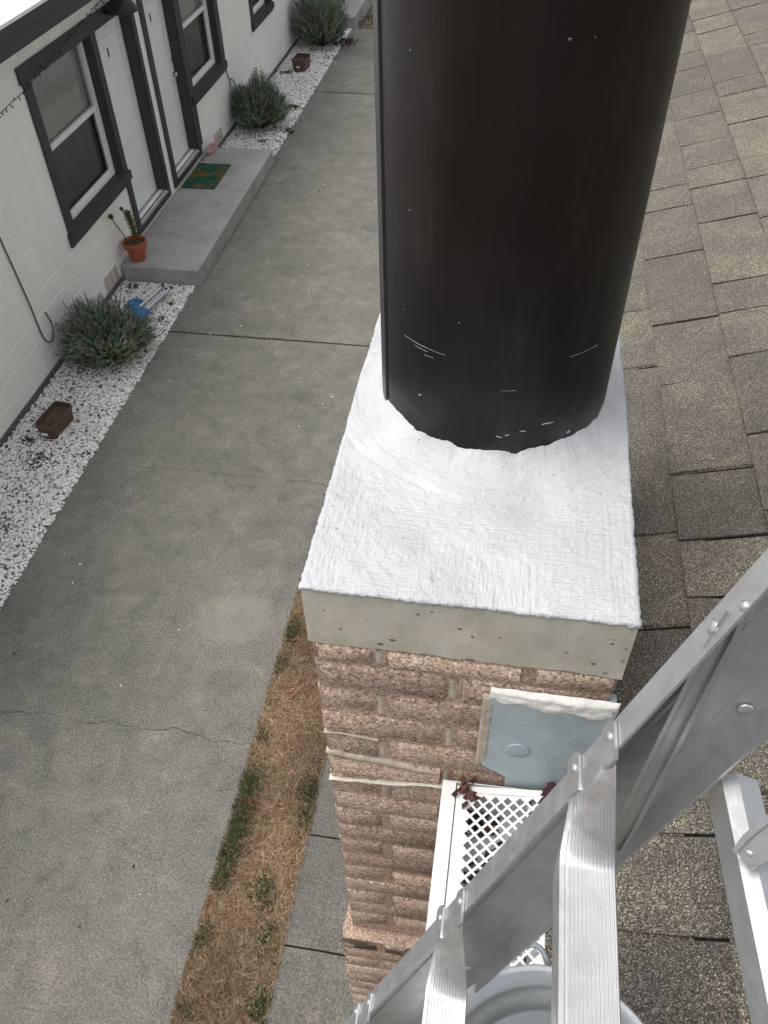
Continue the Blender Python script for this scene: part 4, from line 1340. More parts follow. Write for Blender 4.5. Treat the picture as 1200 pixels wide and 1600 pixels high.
def guard(parent, y0, y1, perf):
    """sheet with staggered diamond holes, sloping up from the gutter lip to the roof edge"""
    xa, xb = .2425, .412
    za, zb = GZ + .001, -.4565
    def Z(x): return za + (zb - za) * (x - xa) / (xb - xa) - .004 * math.sin(math.pi * (x - xa) / (xb - xa))
    a = .0103; nx = 13; x0 = xa + .016; ny = int((y1 - y0 - .02) / a); ny -= ny % 2
    vid = {}; vs = []; fs = []
    def vtx(x, y):
        k = (round(x, 5), round(y, 5))
        if k not in vid: vid[k] = len(vs); vs.append((x, y, Z(x)))
        return vid[k]
    Y0 = y1 - .012 - ny * a
    def L(i, j): return (x0 + i * a, Y0 + j * a)
    h = .73
    for j in range(1, ny):
        for i in range(1, nx):
            if (i + j) % 2: continue
            o = [L(i - 1, j), L(i, j - 1), L(i + 1, j), L(i, j + 1)]
            c = L(i, j)
            inn = [(c[0] + (p[0] - c[0]) * h, c[1] + (p[1] - c[1]) * h) for p in o]
            ov = [vtx(*p) for p in o]; iv = [vtx(*p) for p in inn]
            for k in range(4): fs.append((ov[k], ov[(k + 1) % 4], iv[(k + 1) % 4], iv[k]))
    for j in range(0, ny + 1):
        for i in range(0, nx + 1):
            if (i + j) % 2 == 0: continue
    # fill half diamonds at the borders
    for i in range(0, nx + 1):
        for j in range(0, ny + 1):
            if (i + j) % 2 == 0 and (i in (0, nx) or j in (0, ny)):
                q = []
                for (di, dj) in ((-1, 0), (0, -1), (1, 0), (0, 1)):
                    ii, jj = i + di, j + dj
                    if 0 <= ii <= nx and 0 <= jj <= ny: q.append(L(ii, jj))
                    elif not q or q[-1] != L(i, j): q.append(L(i, j))
                qq = []
                for p in q:
                    if p not in qq: qq.append(p)
                if len(qq) >= 3: fs.append(tuple(vtx(*p) for p in qq))
    xl, xr, yb_, yt_ = x0, x0 + nx * a, Y0, Y0 + ny * a
    for j in range(0, ny):
        pass
    def strip(xs, ys_):
        for p, q in zip(ys_, ys_[1:]):
            fs.append((vtx(xs[0], p), vtx(xs[1], p), vtx(xs[1], q), vtx(xs[0], q)))
    strip((xa, xl - 1e-4), (y0, yb_, yt_, y1)); strip((xr + 1e-4, (xr + xb) / 2), (y0, yb_, yt_, y1)); strip(((xr + xb) / 2 , xb), (y0, yb_, yt_, y1))
    xs_ = (xl - 1e-4, xr + 1e-4)
    fs.append((vtx(xs_[0], yt_), vtx(xs_[1], yt_), vtx(xs_[1], y1), vtx(xs_[0], y1)))
    fs.append((vtx(xs_[0], y0), vtx(xs_[1], y0), vtx(xs_[1], yb_), vtx(xs_[0], yb_)))
    m = MB(); m.add(vs, fs); o = m.build('gutter_guard', MT['gutter'], parent)
    sd_ = o.modifiers.new('thick', 'SOLIDIFY'); sd_.thickness = .0012; sd_.offset = -1
    return o


guard(g1, -.93, -.020, True); guard(g1, -1.86, -.934, True); guard(g1, -2.79, -1.864, True); guard(g2, .75, 1.68, True)
leafpatch('gutter_leaves', [(.258, -.034, GZ + .004, 16, .014, .024, [(.10, .04, .03), (.07, .035, .03)]), (.405, -.034, -.455, 26, .016, .022, [(.09, .035, .03), (.06, .03, .028)]), *[(.305, -.05 - .1 * q, GZ - .112, 22, .045, .03, BRN) for q in range(10)],
                            (.475, -.03, -.43, 20, .02, .025, [(.12, .05, .04)])], MT['leaf'], 'dead brown leaves caught at the end of the white gutter', 'leaves')

# ================================================================== CHIMNEY
CW, CD = .46, .725
chim = empty('brick_chimney', (CW / 2, CD / 2, G), 'brick chimney with beige concrete cap and white sealed top', 'chimney')
m = MB()
m.box(.0072, .4528, .0032, CD - .0052, -1.395, -.128)
m.box(-.0148, .450, -.0268, CD + .0268, G - .1, -1.402)
shaft = m.build('shaft', MT['mortar'], chim)
# brick meshes: rounded rough bricks, a few variants per length
PITCH, BH_, BT = .0735, .0665, .055


def brickmesh(L, seed):
    vs, fs = bevbox((0, 0, 0), (L, BT, BH_), .0075)
    rs = random.Random(seed)
    vs = [(x + rs.uniform(-.0028, .0028), y + rs.uniform(-.0022, .0022), z + rs.uniform(-.0026, .0026)) for x, y, z in vs]
    me = bpy.data.meshes.new('brick'); me.from_pydata(vs, [], fs); me.materials.append(MT['brick'])
    me.polygons.foreach_set('use_smooth', [True] * len(me.polygons))
    try: me.set_sharp_from_angle(angle=R(60))
    except Exception: pass
    return me


BM = {}
def bricks(L):
    k = round(L, 3)
    if k not in BM: BM[k] = [brickmesh(k, hash((k, i)) & 0xffff) for i in range(5)]
    return random.choice(BM[k])


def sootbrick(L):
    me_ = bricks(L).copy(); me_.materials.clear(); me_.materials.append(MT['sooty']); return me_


def course_lens(total, start_half):
    unit, half, j = .2105, .097, .0125
    x = 0; out = []
    if start_half: out.append((0, half)); x = half + j
    while total - x > .02:
        l = min(unit, total - x); 
        if total - x - l < .03: l = total - x
        out.append((x, l)); x += l + j
    return out


restb = MB()


def put(mesh, M4, vis_):
    if vis_:
        o = link('brick', mesh, None, shaft)
        off = Vector(o.location)
        o.matrix_local = Matrix.Translation(off) @ M4
    else:
        restb.add([M4 @ v.co for v in mesh.vertices], [tuple(p.vertices) for p in mesh.polygons])


def lay(x0, x1, y0, y1, ztop, zbot, pit, visz):
    z = ztop; c = 0
    while z - BH_ > zbot:
        zb = z - BH_
        zs = 1.0
        if c == 0 and ztop > -1: zs = (-.131 - zb) / BH_
        h = (c % 2 == 0)
        vis_ = zb > visz
        # front face (towards -Y): brick thickness along +Y
        for (a, l) in course_lens(x1 - x0, h):
            # leave room behind the flashing: bricks stay, flashing lies over them
            M4 = Matrix.Translation((x0 + a, y0 + random.uniform(-.0018, .0018), zb)) @ Matrix.Rotation(random.uniform(-.006, .006), 4, 'Y')
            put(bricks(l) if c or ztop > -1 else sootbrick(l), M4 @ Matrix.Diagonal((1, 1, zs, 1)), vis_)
        # left face (towards -X)
        for (a, l) in course_lens(y1 - y0 - .060, not h):
            M4 = Matrix.Translation((x0 + random.uniform(-.0018, .0018), y1 - a, zb)) @ Matrix.Rotation(-math.pi / 2, 4, 'Z')
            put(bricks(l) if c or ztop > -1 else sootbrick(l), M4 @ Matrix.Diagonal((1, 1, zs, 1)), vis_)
        # back and right faces
        if zb > -.75:
            for (a, l) in course_lens(y1 - y0 - .060, h):
                M4 = Matrix.Translation((x1 + random.uniform(-.0018, .0018), y0 + .06 + a, zb)) @ Matrix.Rotation(math.pi / 2, 4, 'Z')
                put(bricks(l), M4 @ Matrix.Diagonal((1, 1, zs, 1)), False)
        for (a, l) in course_lens(x1 - x0 - .13, h):
            M4 = Matrix.Translation((x1 - .065 - a, y1, zb)) @ Matrix.Rotation(math.pi, 4, 'Z')
            put(bricks(l), M4 @ Matrix.Diagonal((1, 1, zs, 1)), False)
        z -= pit; c += 1


lay(.004, .456, .0, CD - .002, -.105, -1.40, PITCH, -1.5)
lay(-.018, .452, -.030, CD + .030, -1.404, G, PITCH, -2.2)
o = restb.build('brick_remainder', MT['brick'], shaft, fixn=False); o['kind'] = 'stuff'


# smeared mortar: pale ragged beads and a few vertical joints on the front
def bead(x0, x1, z, h, proud, mat, name, seed, dz=0.0, parent=None):
    n = int((x1 - x0) / .004) + 2
    m = MB(); vs, fs = [], []
    for i in range(n + 1):
        t = i / n; x = x0 + (x1 - x0) * t
        w = h * (.55 + .75 * abs(mnoise.noise(Vector((x * 22, seed, 0)))) + .3 * mnoise.noise(Vector((x * 90, seed, 2))))
        w *= min(1, t * 12 + .2, (1 - t) * 12 + .2)
        zc = z + dz * t + .007 * mnoise.noise(Vector((x * 14, seed, 5))) + .003 * mnoise.noise(Vector((x * 45, seed, 15)))
        pr = proud * (1 + .5 * mnoise.noise(Vector((x * 60, seed, 8))))
        yy = -.002
        vs += [(x, yy + .01, zc + w * .6), (x, yy - pr * .6, zc + w * .35), (x, yy - pr, zc), (x, yy - pr * .6, zc - w * .35), (x, yy + .01, zc - w * .6)]
    for i in range(n):
        for k in range(4):
            a = i * 5 + k; fs.append((a, a + 1, a + 6, a + 5))
    m.add(vs, fs); return m.build(name, mat, parent or chim, smooth='all')


palem = simple('pale_mortar', (0.47, 0.40, 0.33), 0.9, var=0.2, vs=25, fine=260, bump=0.7, bd=.003)
bead(.003, .205, -.463, .026, .0022, palem, 'mortar_bead', 1, -.028)
bead(.002, .228, -.566, .0085, .0035, MT['beadwhite'], 'mortar_bead', 2, .03)
bead(.004, .10, -.3955, .007, .0008, palem, 'mortar_bead', 3)
def vjoint(x, z0, z1, seed):
    n = 8; m = MB(); vs, fs = [], []
    for i in range(n + 1):
        z = z0 + (z1 - z0) * i / n; w = .0075 * (1 + .5 * mnoise.noise(Vector((z * 60, seed, 1))))
        vs += [(x - w, .006, z), (x - w * .5, .0012, z), (x + w * .5, .0018 + .002 * mnoise.noise(Vector((z * 90, seed, 4))), z), (x + w, .004, z)]
    for i in range(n):
        for k in range(3): fs.append((i * 4 + k, i * 4 + k + 1, i * 4 + k + 5, i * 4 + k + 4))
    m.add(vs, fs); m.build('mortar_joint', palem, chim, smooth='all')


for i in range(8):
    zt = -.105 - i * PITCH
    vjoint((.004 + .097 + .006) if i % 2 == 0 else (.004 + .2105 + .006), zt - BH_ + .004, min(zt - .006, -.134), i)

# concrete cap with slightly uneven faces
bm = bmesh.new()
NXc, NYc, NZc = 36, 50, 10
def capface(fn, nu, nv):
    ids = [[bm.verts.new(fn(i / nu, j / nv)) for i in range(nu + 1)] for j in range(nv + 1)]
    for j in range(nv):
        for i in range(nu): bm.faces.new((ids[j][i], ids[j][i + 1], ids[j + 1][i + 1], ids[j + 1][i]))
z0c, z1c = -.1275, -.001


def wob(p):
    x, y, z = p
    n = Vector((mnoise.noise(Vector((x * 9, y * 9, z * 9))), mnoise.noise(Vector((x * 9 + 7, y * 9, z * 9))), 0)) * .0022
    e = 0
    if z < z0c + .004: n += Vector((0, 0, .004 * mnoise.noise(Vector((x * 30, y * 30, 1))) - (.004 if y < .01 else 0) * mnoise.noise(Vector((x * 8, y, 3)))))
    return Vector(p) + n


capface(lambda u, v: wob((CW * u, 0, z0c + (z1c - z0c) * v)), NXc, NZc)
capface(lambda u, v: wob((CW * (1 - u), CD, z0c + (z1c - z0c) * v)), NXc, NZc)
capface(lambda u, v: wob((0, CD * (1 - u), z0c + (z1c - z0c) * v)), NYc, NZc)
capface(lambda u, v: wob((CW, CD * u, z0c + (z1c - z0c) * v)), NYc, NZc)
capface(lambda u, v: wob((CW * u, CD * v, z1c)), NXc, NYc)
capface(lambda u, v: wob((CW * u, CD * (1 - v), z0c)), NXc, NYc)
bmesh.ops.remove_doubles(bm, verts=bm.verts, dist=1e-5)
bmesh.ops.recalc_face_normals(bm, faces=bm.faces)
me = bpy.data.meshes.new('cap'); bm.to_mesh(me); bm.free()
cap = link('cap', me, MT['cap'], chim)

# white brushed coating with fillet round the flue
PX, PY, PR = .2355, .457, .187
nx_, ny_ = 230, 360
vs, fs, keep = [], [], {}
def coat_h(x, y):
    dx, dy = x - PX, y - PY
    r = math.hypot(dx, dy); th = math.atan2(dy, dx)
    h = .0035
    g = r - PR
    near = math.exp(-(max(g - .02, 0) / .05) ** 2)
    # strokes circling the pipe, strokes along Y on the right, stipple elsewhere
    h += near * .0013 * mnoise.noise(Vector((r * 150, th * 2.5, 2)))
    w = max(0, min(1, (x - .25) / .12)) * (1 - near)
    h += w * .0009 * mnoise.noise(Vector((x * 190, y * 11, 5)))
    h += (1 - w) * (1 - near) * .0008 * mnoise.noise(Vector(((x * .8 + y * .6) * 130, (y * .8 - x * .6) * 30, 9)))
    h += .0006 * mnoise.noise(Vector((x * 85, y * 85, 3))) + .0005 * mnoise.noise(Vector((x * 210, y * 210, 6)))
    sp = mnoise.noise(Vector((x * 48, y * 48, 12)))
    if sp > .46: h += (sp - .46) * .006
    # ridge left by the brush where the fillet ends
    h += .0035 * math.exp(-((g - .062 - .012 * mnoise.noise(Vector((th * 2, 1, 1)))) / .005) ** 2) * max(0, mnoise.noise(Vector((th * 2.5, 3, 8))) + .25)
    return h


for j in range(ny_ + 1):
    for i in range(nx_ + 1):
        x = CW * i / nx_; y = CD * j / ny_
        ex = .0020 * mnoise.noise(Vector((y * 28, 3, 1))) + .0016 * mnoise.noise(Vector((y * 120, 3, 5))) + .0022
        ey = .0020 * mnoise.noise(Vector((x * 34, 9, 1))) + .0012 * mnoise.noise(Vector((x * 130, 9, 4))) + .0022
        X = x + (-ex if i == 0 else ex if i == nx_ else 0); Y = y + (-ey if j == 0 else ey if j == ny_ else 0)
        hh = coat_h(x, y)
        if i in (0, nx_) or j in (0, ny_): hh -= .0025
        vs.append((X, Y, hh))
w = nx_ + 1
for j in range(ny_):
    for i in range(nx_):
        xc, yc = CW * (i + .5) / nx_, CD * (j + .5) / ny_
        if math.hypot(xc - PX, yc - PY) < PR - .008: continue
        fs.append((j * w + i, j * w + i + 1, (j + 1) * w + i + 1, (j + 1) * w + i))
ring = [i for i in range(w)] + [j * w + nx_ for j in range(1, ny_ + 1)] + [ny_ * w + i for i in range(nx_ - 1, -1, -1)] + [j * w for j in range(ny_ - 1, 0, -1)]
b0 = len(vs)
for k, r in enumerate(ring):
    x, y, z_ = vs[r]
    dr_ = .006 + .006 * mnoise.noise(Vector((x * 25, y * 25, 2))) + .005 * mnoise.noise(Vector((x * 110, y * 110, 7)))
    vs.append((x * 1.0, y, z_ - max(.002, dr_)))
b1 = len(vs)
for k, r in enumerate(ring):
    x, y, z_ = vs[b0 + k]
    vs.append((min(max(x, .004), CW - .004), min(max(y, .004), CD - .004), z_ - .001))
n = len(ring)
for a in range(n):
    b = (a + 1) % n
    fs.append((ring[b], ring[a], b0 + a, b0 + b)); fs.append((b0 + b, b0 + a, b1 + a, b1 + b))
me = bpy.data.meshes.new('white_coating'); me.from_pydata(vs, [], fs)
me.polygons.foreach_set('use_smooth', [True] * len(me.polygons)); me.update()
coat = link('white_coating', me, MT['coat'], cap)
# sealant collar brushed up the foot of the flue
NA, NR = 420, 26
vs, fs = [], []
for a in range(NA):
    th = 2 * math.pi * a / NA
    c_, s_ = math.cos(th), math.sin(th)
    lim = .040 + .010 * mnoise.noise(Vector((c_ * 2.2, s_ * 2.2, 1))) + .006 * mnoise.noise(Vector((c_ * 7, s_ * 7, 4)))
    ed = .003 * mnoise.noise(Vector((c_ * 9, s_ * 9, 4))) + .0018 * mnoise.noise(Vector((c_ * 26, s_ * 26, 7))) + .0012 * mnoise.noise(Vector((c_ * 70, s_ * 70, 9)))
    wid = .075 + .018 * mnoise.noise(Vector((c_ * 2.5, s_ * 2.5, 11)))
    for r_ in range(NR + 1):
        u_ = r_ / NR
        g = wid * u_ ** 1.5
        x, y = PX + (PR + .0008 + g) * c_, PY + (PR + .0008 + g) * s_
        z_ = coat_h(min(max(x, 0), CW), min(max(y, 0), CD)) + lim * math.exp(-g / .028) + ed * math.exp(-(g / .006) ** 2)
        z_ += .0016 * mnoise.noise(Vector((g * 210, th * 2.2, 21))) * min(1, g / .01) + .0008 * mnoise.noise(Vector((x * 160, y * 160, 22)))
        z_ += .0042 * math.exp(-((g - wid * .66) / .005) ** 2) * max(0, .35 + mnoise.noise(Vector((c_ * 3, s_ * 3, 17))))
        fade = max(0, (u_ - .80) / .20)
        z_ -= fade * fade * (lim * math.exp(-wid / .028) + .0045)
        vs.append((min(max(x, -.001), CW + .001), y, z_))
for a in range(NA):
    b = (a + 1) % NA
    for r_ in range(NR):
        fs.append((a * (NR + 1) + r_, a * (NR + 1) + r_ + 1, b * (NR + 1) + r_ + 1, b * (NR + 1) + r_))
# top lip back to the pipe
b0 = len(vs)
for a in range(NA):
    th = 2 * math.pi * a / NA; z_ = vs[a * (NR + 1)][2]
    vs.append((PX + (PR - .004) * math.cos(th), PY + (PR - .004) * math.sin(th), z_ - .001))
for a in range(NA):
    b = (a + 1) % NA; fs.append((b0 + a, a * (NR + 1), b * (NR + 1), b0 + b))
me = bpy.data.meshes.new('sealant_collar'); me.from_pydata(vs, [], fs)
me.polygons.foreach_set('use_smooth', [True] * len(me.polygons)); me.update()
link('sealant_collar', me, MT['coat'], cap)

# blue grey flashing on the front face with caulk along its top and left edges
fl = MB()
poly = [(.279, -.205), (.2785, -.30), (.277, -.360), (.279, -.416), (.300, -.432), (.322, -.448), (.325, -.53), (.40, -.53), (.466, -.50), (.466, -.198), (.40, -.200), (.33, -.203)]
fl.prism(poly, 1, -.0105, -.0085)
flash = fl.build('flashing', MT['flash'], chim)
m = MB(); m.lathe([(.021, 0), (.019, .0022), (.014, .0008), (.010, .0025), (.005, .0012), (0, .003)], (.334, -.0105, -.352), 28, Matrix.Rotation(R(90), 3, 'X')); m.build('dimple', MT['flash'], flash, smooth='all')


def smear(x0, x1, fz0, fz1, name, mat, seed, thick=.006, ybase=-.0095, nu=60, nv=10):
    vs, fs = [], []
    for j in range(nv + 1):
        for i in range(nu + 1):
            u_, v_ = i / nu, j / nv
            x = x0 + (x1 - x0) * u_; za, zb = fz0(x), fz1(x)
            za += .005 * mnoise.noise(Vector((x * 35, seed, 0))) + .003 * mnoise.noise(Vector((x * 120, seed, 3))); zb += .004 * mnoise.noise(Vector((x * 40, seed, 6)))
            z = za + (zb - za) * v_
            e = min(1, 6 * min(u_, 1 - u_, v_, 1 - v_))
            h = thick * e * (.75 + .5 * mnoise.noise(Vector((x * 55, z * 120, seed))) + .4 * mnoise.noise(Vector((x * 20, z * 200, seed + 3))))
            vs.append((x, ybase - max(h, 0) + (.006 if e == 0 else 0), z))
    for j in range(nv):
        for i in range(nu):
            a = j * (nu + 1) + i; fs.append((a, a + 1, a + nu + 2, a + nu + 1))
    m = MB(); m.add(vs, fs); return m.build(name, mat, chim, smooth='all')


smear(.278, .470, lambda x: -.208 - .022 * math.sin((x - .278) / .19 * 2.2) - .006 * math.sin(x * 90), lambda x: -.186 + .0 * x, 'caulk_bead', MT['caulk'], 31, .0045)
smear(.268, .286, lambda x: -.425 + (.01 if x > .275 else 0), lambda x: -.205, 'edge_sealant', palem, 37, .003, -.0095, 12, 50)
m = MB(); m.box(.452, .4665, -.009, .02, -.31, -.199, .001); m.build('flashing_return', MT['flash'], flash)

# ================================================================== FLUE PIPE
fp = empty('flue_pipe', (PX, PY, 0), 'large black metal flue pipe standing on the white chimney top', 'flue pipe')
m = MB(); HP = 1.25
m.lathe([(PR, .0), (PR, .25), (PR, .6), (PR, HP - .003), (PR - .003, HP), (PR - .006, HP - .003), (PR - .006, .01)], (PX, PY, .002), 128)
body = m.build('body', MT['pipe'], fp, smooth=40)
body.data.transform(Matrix.Translation((-PX, -PY, 0))); body.location = Vector(body.location) + Vector((PX, PY, 0))
ang = R(-90 - 66)  # seam lip widened to a strip; its grey paints in a reflection
m = MB()
for (da, rr, nm) in ((0, .0012, 0),):
    vs, fs = [], []
    for i in range(2):
        z = .01 + (HP - .012) * i
        for q in range(6):
            a = ang + R(-26) + R(26) * q / 5
            vs.append((PX + (PR + .0030) * math.cos(a), PY + (PR + .0030) * math.sin(a), z))
        a = ang + R(.1); vs.append((PX + (PR - .001) * math.cos(a), PY + (PR - .001) * math.sin(a), z))
        a = ang - R(26.5); vs.append((PX + (PR - .001) * math.cos(a), PY + (PR - .001) * math.sin(a), z))
    for q in range(5): fs.append((q, q + 1, 8 + q + 1, 8 + q))
    fs += [(5, 6, 14, 13), (7, 0, 8, 15)]
    m.add(vs, fs)
m.build('seam', MT['seam'], fp, smooth=40)
m = MB(); vs, fs = [], []
for i in range(2):
    z = .01 + (HP - .012) * i
    for q in range(3):
        a = ang + R(.15) + R(.9) * q / 2; vs.append((PX + (PR + .0006) * math.cos(a), PY + (PR + .0006) * math.sin(a), z))
for q in range(2): fs.append((q, q + 1, 3 + q + 1, 3 + q))
m.add(vs, fs); m.build('seam_groove', MT['blackplastic'], fp)


def pipe_smear(a0_, a1_, z_, h, seed, name='paint_smear'):
    m = MB(); n = 16; vs, fs = [], []
    for i in range(n + 1):
        t = i / n; a = R(-90) + R(a0_ + (a1_ - a0_) * t)
        w_2 = h * math.sin(math.pi * t) ** .5 * (.7 + .9 * abs(mnoise.noise(Vector((t * 7, seed, 0))))) + 1e-4
        zc = z_ + .002 * mnoise.noise(Vector((t * 2, seed, 4)))
        for dz in (-w_2, 0, w_2 * .7):
            rr = PR + (.0016 if dz == 0 else .0002)
            vs.append((PX + rr * math.cos(a), PY + rr * math.sin(a), zc + dz))
    for i in range(n):
        for k in range(2):
            b = i * 3 + k; fs.append((b, b + 1, b + 4, b + 3))
    m.add(vs, fs); m.build(name, MT['smear'] if name == 'paint_smear' else MT['scuff'], fp, smooth='all')


for (a_, b_, z_, h_, s_) in ((4, 6.5, .073, .0016, 1), (8, 10, .077, .0010, 2), (14.5, 17.5, .083, .0013, 3), (25, 31, .090, .0016, 4), (40, 42, .058, .004, 6), (-36, -34.5, .115, .0018, 9)):
    pipe_smear(a_, b_, z_, h_, s_)
for (a_, b_, z_, h_, s_) in ((-46, -22, .205, .0004, 11), (-39, -31, .199, .0008, 12), (-33, -28, .192, .0004, 13), (4, 11, .160, .0003, 14), (34, 50, .205, .0003, 16), (14, 15.2, .615, .0022, 18), (-43, -42, .40, .0016, 19)):
    pipe_smear(a_, b_, z_, h_, s_, 'scratch')

# ================================================================== LADDER
LP0 = Vector((.366, -.323, .288)); LD = Vector((-.103, -.036, -.311))
le = LD.normalized()
ln_ = Vector((-.311, 0, .103)).normalized()        # outward normal of the climbing side
lad = empty('step_ladder', (-1.1, -.9, G), 'aluminium step ladder with ribbed treads leaning on the gutter', 'ladder')
KTOP, KBOT = -1.55, 14.35
WDEP, FLW, TH = .090, .027, .0025
LW = .47                                            # distance between the rails
Yv = Vector((0, 1, 0))


def ladder_pt(k, depth, y): return LP0 + LD * k - ln_ * depth + Yv * y


def rail(side):
    """C channel: web in the XZ plane, flanges turned towards the other rail"""
    y0 = 0 if side > 0 else -LW
    sgn = -1 if side > 0 else 1
    prof = [(0, FLW), (0, 0), (WDEP, 0), (WDEP, FLW), (WDEP - TH, FLW), (WDEP - TH, TH), (WDEP * .72, TH), (WDEP * .70, TH + .0016), (WDEP * .30, TH + .0016), (WDEP * .28, TH), (TH, TH), (TH, FLW)]
    m = MB(); vs = []
    for k in (KTOP, KBOT):
        for (d_, f_) in prof:
            vs.append(ladder_pt(k, d_, y0 + sgn * f_))
    n = len(prof)
    fs = [(i, (i + 1) % n, n + (i + 1) % n, n + i) for i in range(n)] + [tuple(range(n - 1, -1, -1)), tuple(range(n, 2 * n))]
    m.add(vs, fs)
    r = m.build('rail', MT['alu'], lad)
    ft = MB(); p = ladder_pt(KBOT, WDEP / 2, y0 + sgn * FLW / 2)
    ft.box(p.x - .06, p.x + .06, p.y - .03, p.y + .03, G + .005, p.z + .03, .012); ft.build('foot', MT['blackplastic'], r)
    return r


def rivet(p, nrm, parent, r=.0046):
    m = MB(); q = Vector((0, 0, 1)).rotation_difference(nrm).to_matrix()
    m.lathe([(r, -.001), (r, .0008), (r * .8, .0016), (r * .4, .0022), (0, .0024)], p, 14, q); m.build('rivet', MT['alu_bright'], parent, smooth='all')


ra = rail(1); rb = rail(-1)
TDZ, TDEP = -.098, .046


def tread(k):
    """ribbed tread; its ends twist into tabs riveted on the front flanges"""
    pc = LP0 + LD * k
    zt = pc.z + TDZ
    xf = pc.x + TDZ * (LD.x / LD.z) + .0005
    nr = 13
    sec = []                                          # (u across depth 0..1, dz) ribbed top line
    sec.append((-.02, -.034)); sec.append((-.02, -.004)); sec.append((.0, .0)); sec.append((.09, .0))
    for i in range(nr):
        a = .10 + .87 * i / nr; s_ = .87 / nr
        sec += [(a + s_ * .12, -.0012), (a + s_ * .45, -.0012), (a + s_ * .58, .0007), (a + s_ * .98, .0007)]
    sec += [(.985, .0), (1.0, -.002), (1.0, -.028), (.975, -.028), (.97, -.004), (.02, -.005), (.01, -.034)]
    n = len(sec)
    base_y = pc.y

    def body(u_, dz, y): return Vector((xf + u_ * TDEP, y, zt + dz))

    def tab(u_, dz, y):                               # section lying on the front flange, up along the rail
        q = LP0 + LD * k - le * (-.002) + (-le) * (-.078 + .080 * u_)
        return Vector((q.x, y, q.z)) + ln_ * (.0004 + max(-.002, min(dz, .0012)) * .7 + .0015)
    ya, yb = base_y - .0015, base_y - LW + .0015
    NT_ = 10

    def ypos(e, yy, t): return yy - e * (.030 * min(1, t / .3) + .055 * max(0, t - .3) / .7)

    def loft(rws, m_, closed_n):
        n_ = closed_n
        vs_ = [p for r_ in rws for p in r_]; fs_ = []
        for i in range(len(rws) - 1):
            for q in range(n_):
                fs_.append((i * n_ + q, i * n_ + (q + 1) % n_, (i + 1) * n_ + (q + 1) % n_, (i + 1) * n_ + q))
        fs_ += [tuple(range(n_ - 1, -1, -1)), tuple((len(rws) - 1) * n_ + q for q in range(n_))]
        m_.add(vs_, fs_)
    m = MB(); ends = []
    for e, yy in ((1, ya), (-1, yb)):
        lst = []
        for i in range(NT_ + 1):
            t = .27 + .73 * i / NT_
            q_ = (t - .27) / .73; s_ = q_ * q_ * (3 - 2 * q_)
            y = ypos(e, yy, t)
            lst.append([tab(u_, dz * s_ if abs(dz) < .0025 else dz, y + e * .007 * math.cos(2 * math.pi * u_) * max(0, 1 - 3 * q_)).lerp(body(u_, dz * min(1, s_ * 1.5) if abs(dz) < .0016 else dz, y), s_) for (u_, dz) in sec])
        ends.append(lst)
        for (ua, ub) in ((-.02, .24), (.76, 1.02)):            # the flat tabs
            tabrows = []
            for (t, ins) in ((-.02, .30), (.0, .12), (.04, .0), (.30, .0), (.38, .02)):
                y = ypos(e, yy, max(t, .012) - (.012 if t < 0 else 0))
                a_, b_ = ua + (ub - ua) * ins, ub - (ub - ua) * ins
                lift_ = 0.0 if t < .35 else .0
                tabrows.append([tab(a_, .0012, y) + ln_ * .0006, tab(b_, .0012, y) + ln_ * .0006, tab(b_, -.002, y), tab(a_, -.002, y)])
            loft(tabrows, m, 4)
    allrows = ends[0] + ends[1][::-1]
    loft(allrows, m, n)
    tr = m.build('tread', MT['alu_bright'], lad, smooth=30)
    if k < 4:
        for y in (ya - .013,):
            for u_ in (.11, .89):
                q = LP0 + LD * k - le * (-.078 + .080 * u_)
                rivet(Vector((q.x, y, q.z)) + ln_ * .0032, ln_, tr)


for k in range(-1, 14): tread(k)
# knee brace from the rail down to the first tread in view
def strap(a, b, w_vec, t_vec, name, ends=True, lip=None):
    a, b = Vector(a), Vector(b); wv, tv = Vector(w_vec), Vector(t_vec)
    prof = [(-1, 0), (1, 0), (1, 1), (.62, 1), (.55, .35), (-.55, .35), (-.62, 1), (-1, 1)]
    vs = []
    for p, sc in ((a, .75), (a.lerp(b, .10), 1), (a.lerp(b, .9), 1), (b, .75)):
        for (u_, v_) in prof: vs.append(p + wv * u_ * sc + tv * v_)
    n = len(prof)
    fs = [(i * n + q, i * n + (q + 1) % n, (i + 1) * n + (q + 1) % n, (i + 1) * n + q) for i in range(3) for q in range(n)] + [tuple(range(n - 1, -1, -1)), tuple(3 * n + q for q in range(n))]
    m = MB(); m.add(vs, fs); return m.build(name, MT['alu_bright'], lad)


A1 = ladder_pt(-.47, .010, -.006); B1 = Vector((.385, -.378, .160))
strap(A1, B1, Vector((.0125, .006, 0)), Vector((-.003, -.005, .004)), 'knee_brace')
rivet(ladder_pt(-.415, 0, -.013), ln_, ra, .0060); rivet(ladder_pt(-.52, 0, -.022), ln_, ra, .004)
rivet(ladder_pt(-.18, WDEP * .86, -.004), Vector((0, -1, 0)), ra, .0065)
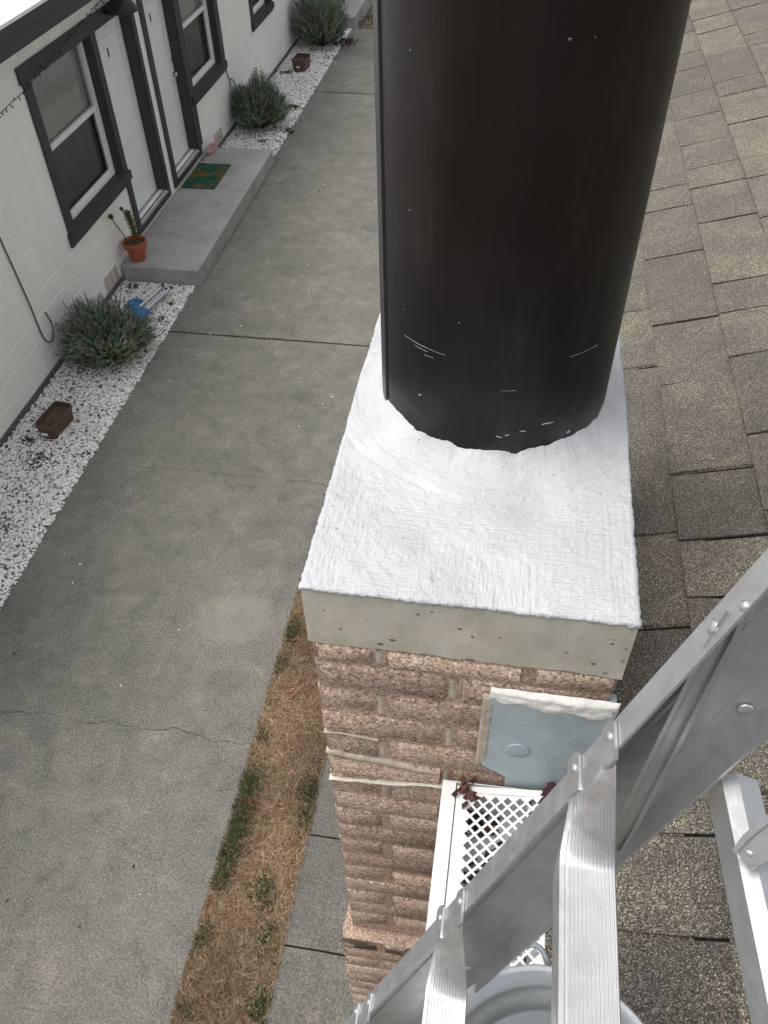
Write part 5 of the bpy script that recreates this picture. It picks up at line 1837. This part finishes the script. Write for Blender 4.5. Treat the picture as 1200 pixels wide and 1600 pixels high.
# rear cross bar and its stay
cb = MB()
bx0, bz = .4565, .247
pr_ = [(0, 0), (.012, .004), (.030, -.002), (.034, -.030), (.031, -.030), (.027, -.005), (.012, 0), (.003, -.004), (.001, -.034), (-.002, -.034)]
n_ = len(pr_)
cb.add([(bx0 + u_ + (.030 if y_ < -.5 else 0), y_, bz + v_) for y_ in (-.338, -.80) for (u_, v_) in pr_], [(i, (i + 1) % n_, n_ + (i + 1) % n_, n_ + i) for i in range(n_)] + [tuple(range(n_ - 1, -1, -1)), tuple(range(n_, 2 * n_))])
bar = cb.build('rear_cross_bar', MT['alu'], lad)
strap((.462, -.412, .258), (.530, -.372, .400), Vector((.008, -.008, -.002)), Vector((-.004, -.002, .003)), 'rear_stay')
rivet(Vector((.4645, -.408, .266)), Vector((-.5, -.3, .8)).normalized(), bar, .0045)
# rear legs of the folded ladder
for y_ in (-.05, -LW + .02):
    m = MB(); vs = []
    for k in (KTOP + .3, KBOT - .6):
        for (d_, f_) in ((WDEP + .03, 0), (WDEP + .03, .022), (WDEP + .065, .022), (WDEP + .065, 0)):
            vs.append(ladder_pt(k, d_, y_ + f_))
    m.add(vs, [(0, 1, 5, 4), (1, 2, 6, 5), (2, 3, 7, 6), (3, 0, 4, 7), (3, 2, 1, 0), (4, 5, 6, 7)])
    if y_ < -.2: m.build('rear_leg', MT['alu'], lad)

# ================================================================== BUCKET
bc = Vector((.412, -.512, -.466)); TI = Matrix.Rotation(R(-9), 3, 'Y')
bk = empty('metal_bucket', bc, 'round galvanised metal bucket standing on the roof edge under the ladder', 'bucket')
m = MB()
m.lathe([(.0, .012), (.108, .012), (.109, .03), (.120, .12), (.1215, .124), (.1215, .13), (.1225, .137), (.134, .225), (.139, .244), (.1435, .247), (.1465, .252), (.1435, .257), (.138, .2575), (.126, .247), (.1235, .240), (.1225, .20), (.121, .165), (.119, .160), (.107, .152), (.105, .147), (.101, .03), (.098, .018), (.0, .017)][::-1], bc, 96, TI)
bdy = m.build('body', MT['zinc'], bk, smooth=35)
for base_a in (142, -38):
    A0, A1 = R(base_a), R(base_a - 52)
    def rimp(a, r, z): return bc + TI @ Vector((r * math.cos(a), r * math.sin(a), z))
    am = (A0 + A1) / 2
    m = MB(); m.tube(spline([rimp(A0, .138, .232), rimp(A0, .150, .240), rimp(A0 - .05, .164, .250), rimp(A0 - .16, .166, .258), rimp(am, .160, .262), rimp(A1 + .16, .166, .260), rimp(A1 + .05, .164, .252), rimp(A1, .150, .240), rimp(A1, .138, .232)], 5), .0036, 10)
    m.build('handle', MT['steel'], bk, smooth='all')
    for a in (A0, A1):
        d = TI @ Vector((math.cos(a), math.sin(a), 0)); p_ = rimp(a, .1355, .232)
        m = MB(); q = Vector((0, 0, 1)).rotation_difference(d).to_matrix(); m.lathe([(.014, -.003), (.014, .004), (.007, .006), (.007, .010), (0, .011)], p_, 16, q); m.build('ear', MT['zinc'], bk, smooth=40)
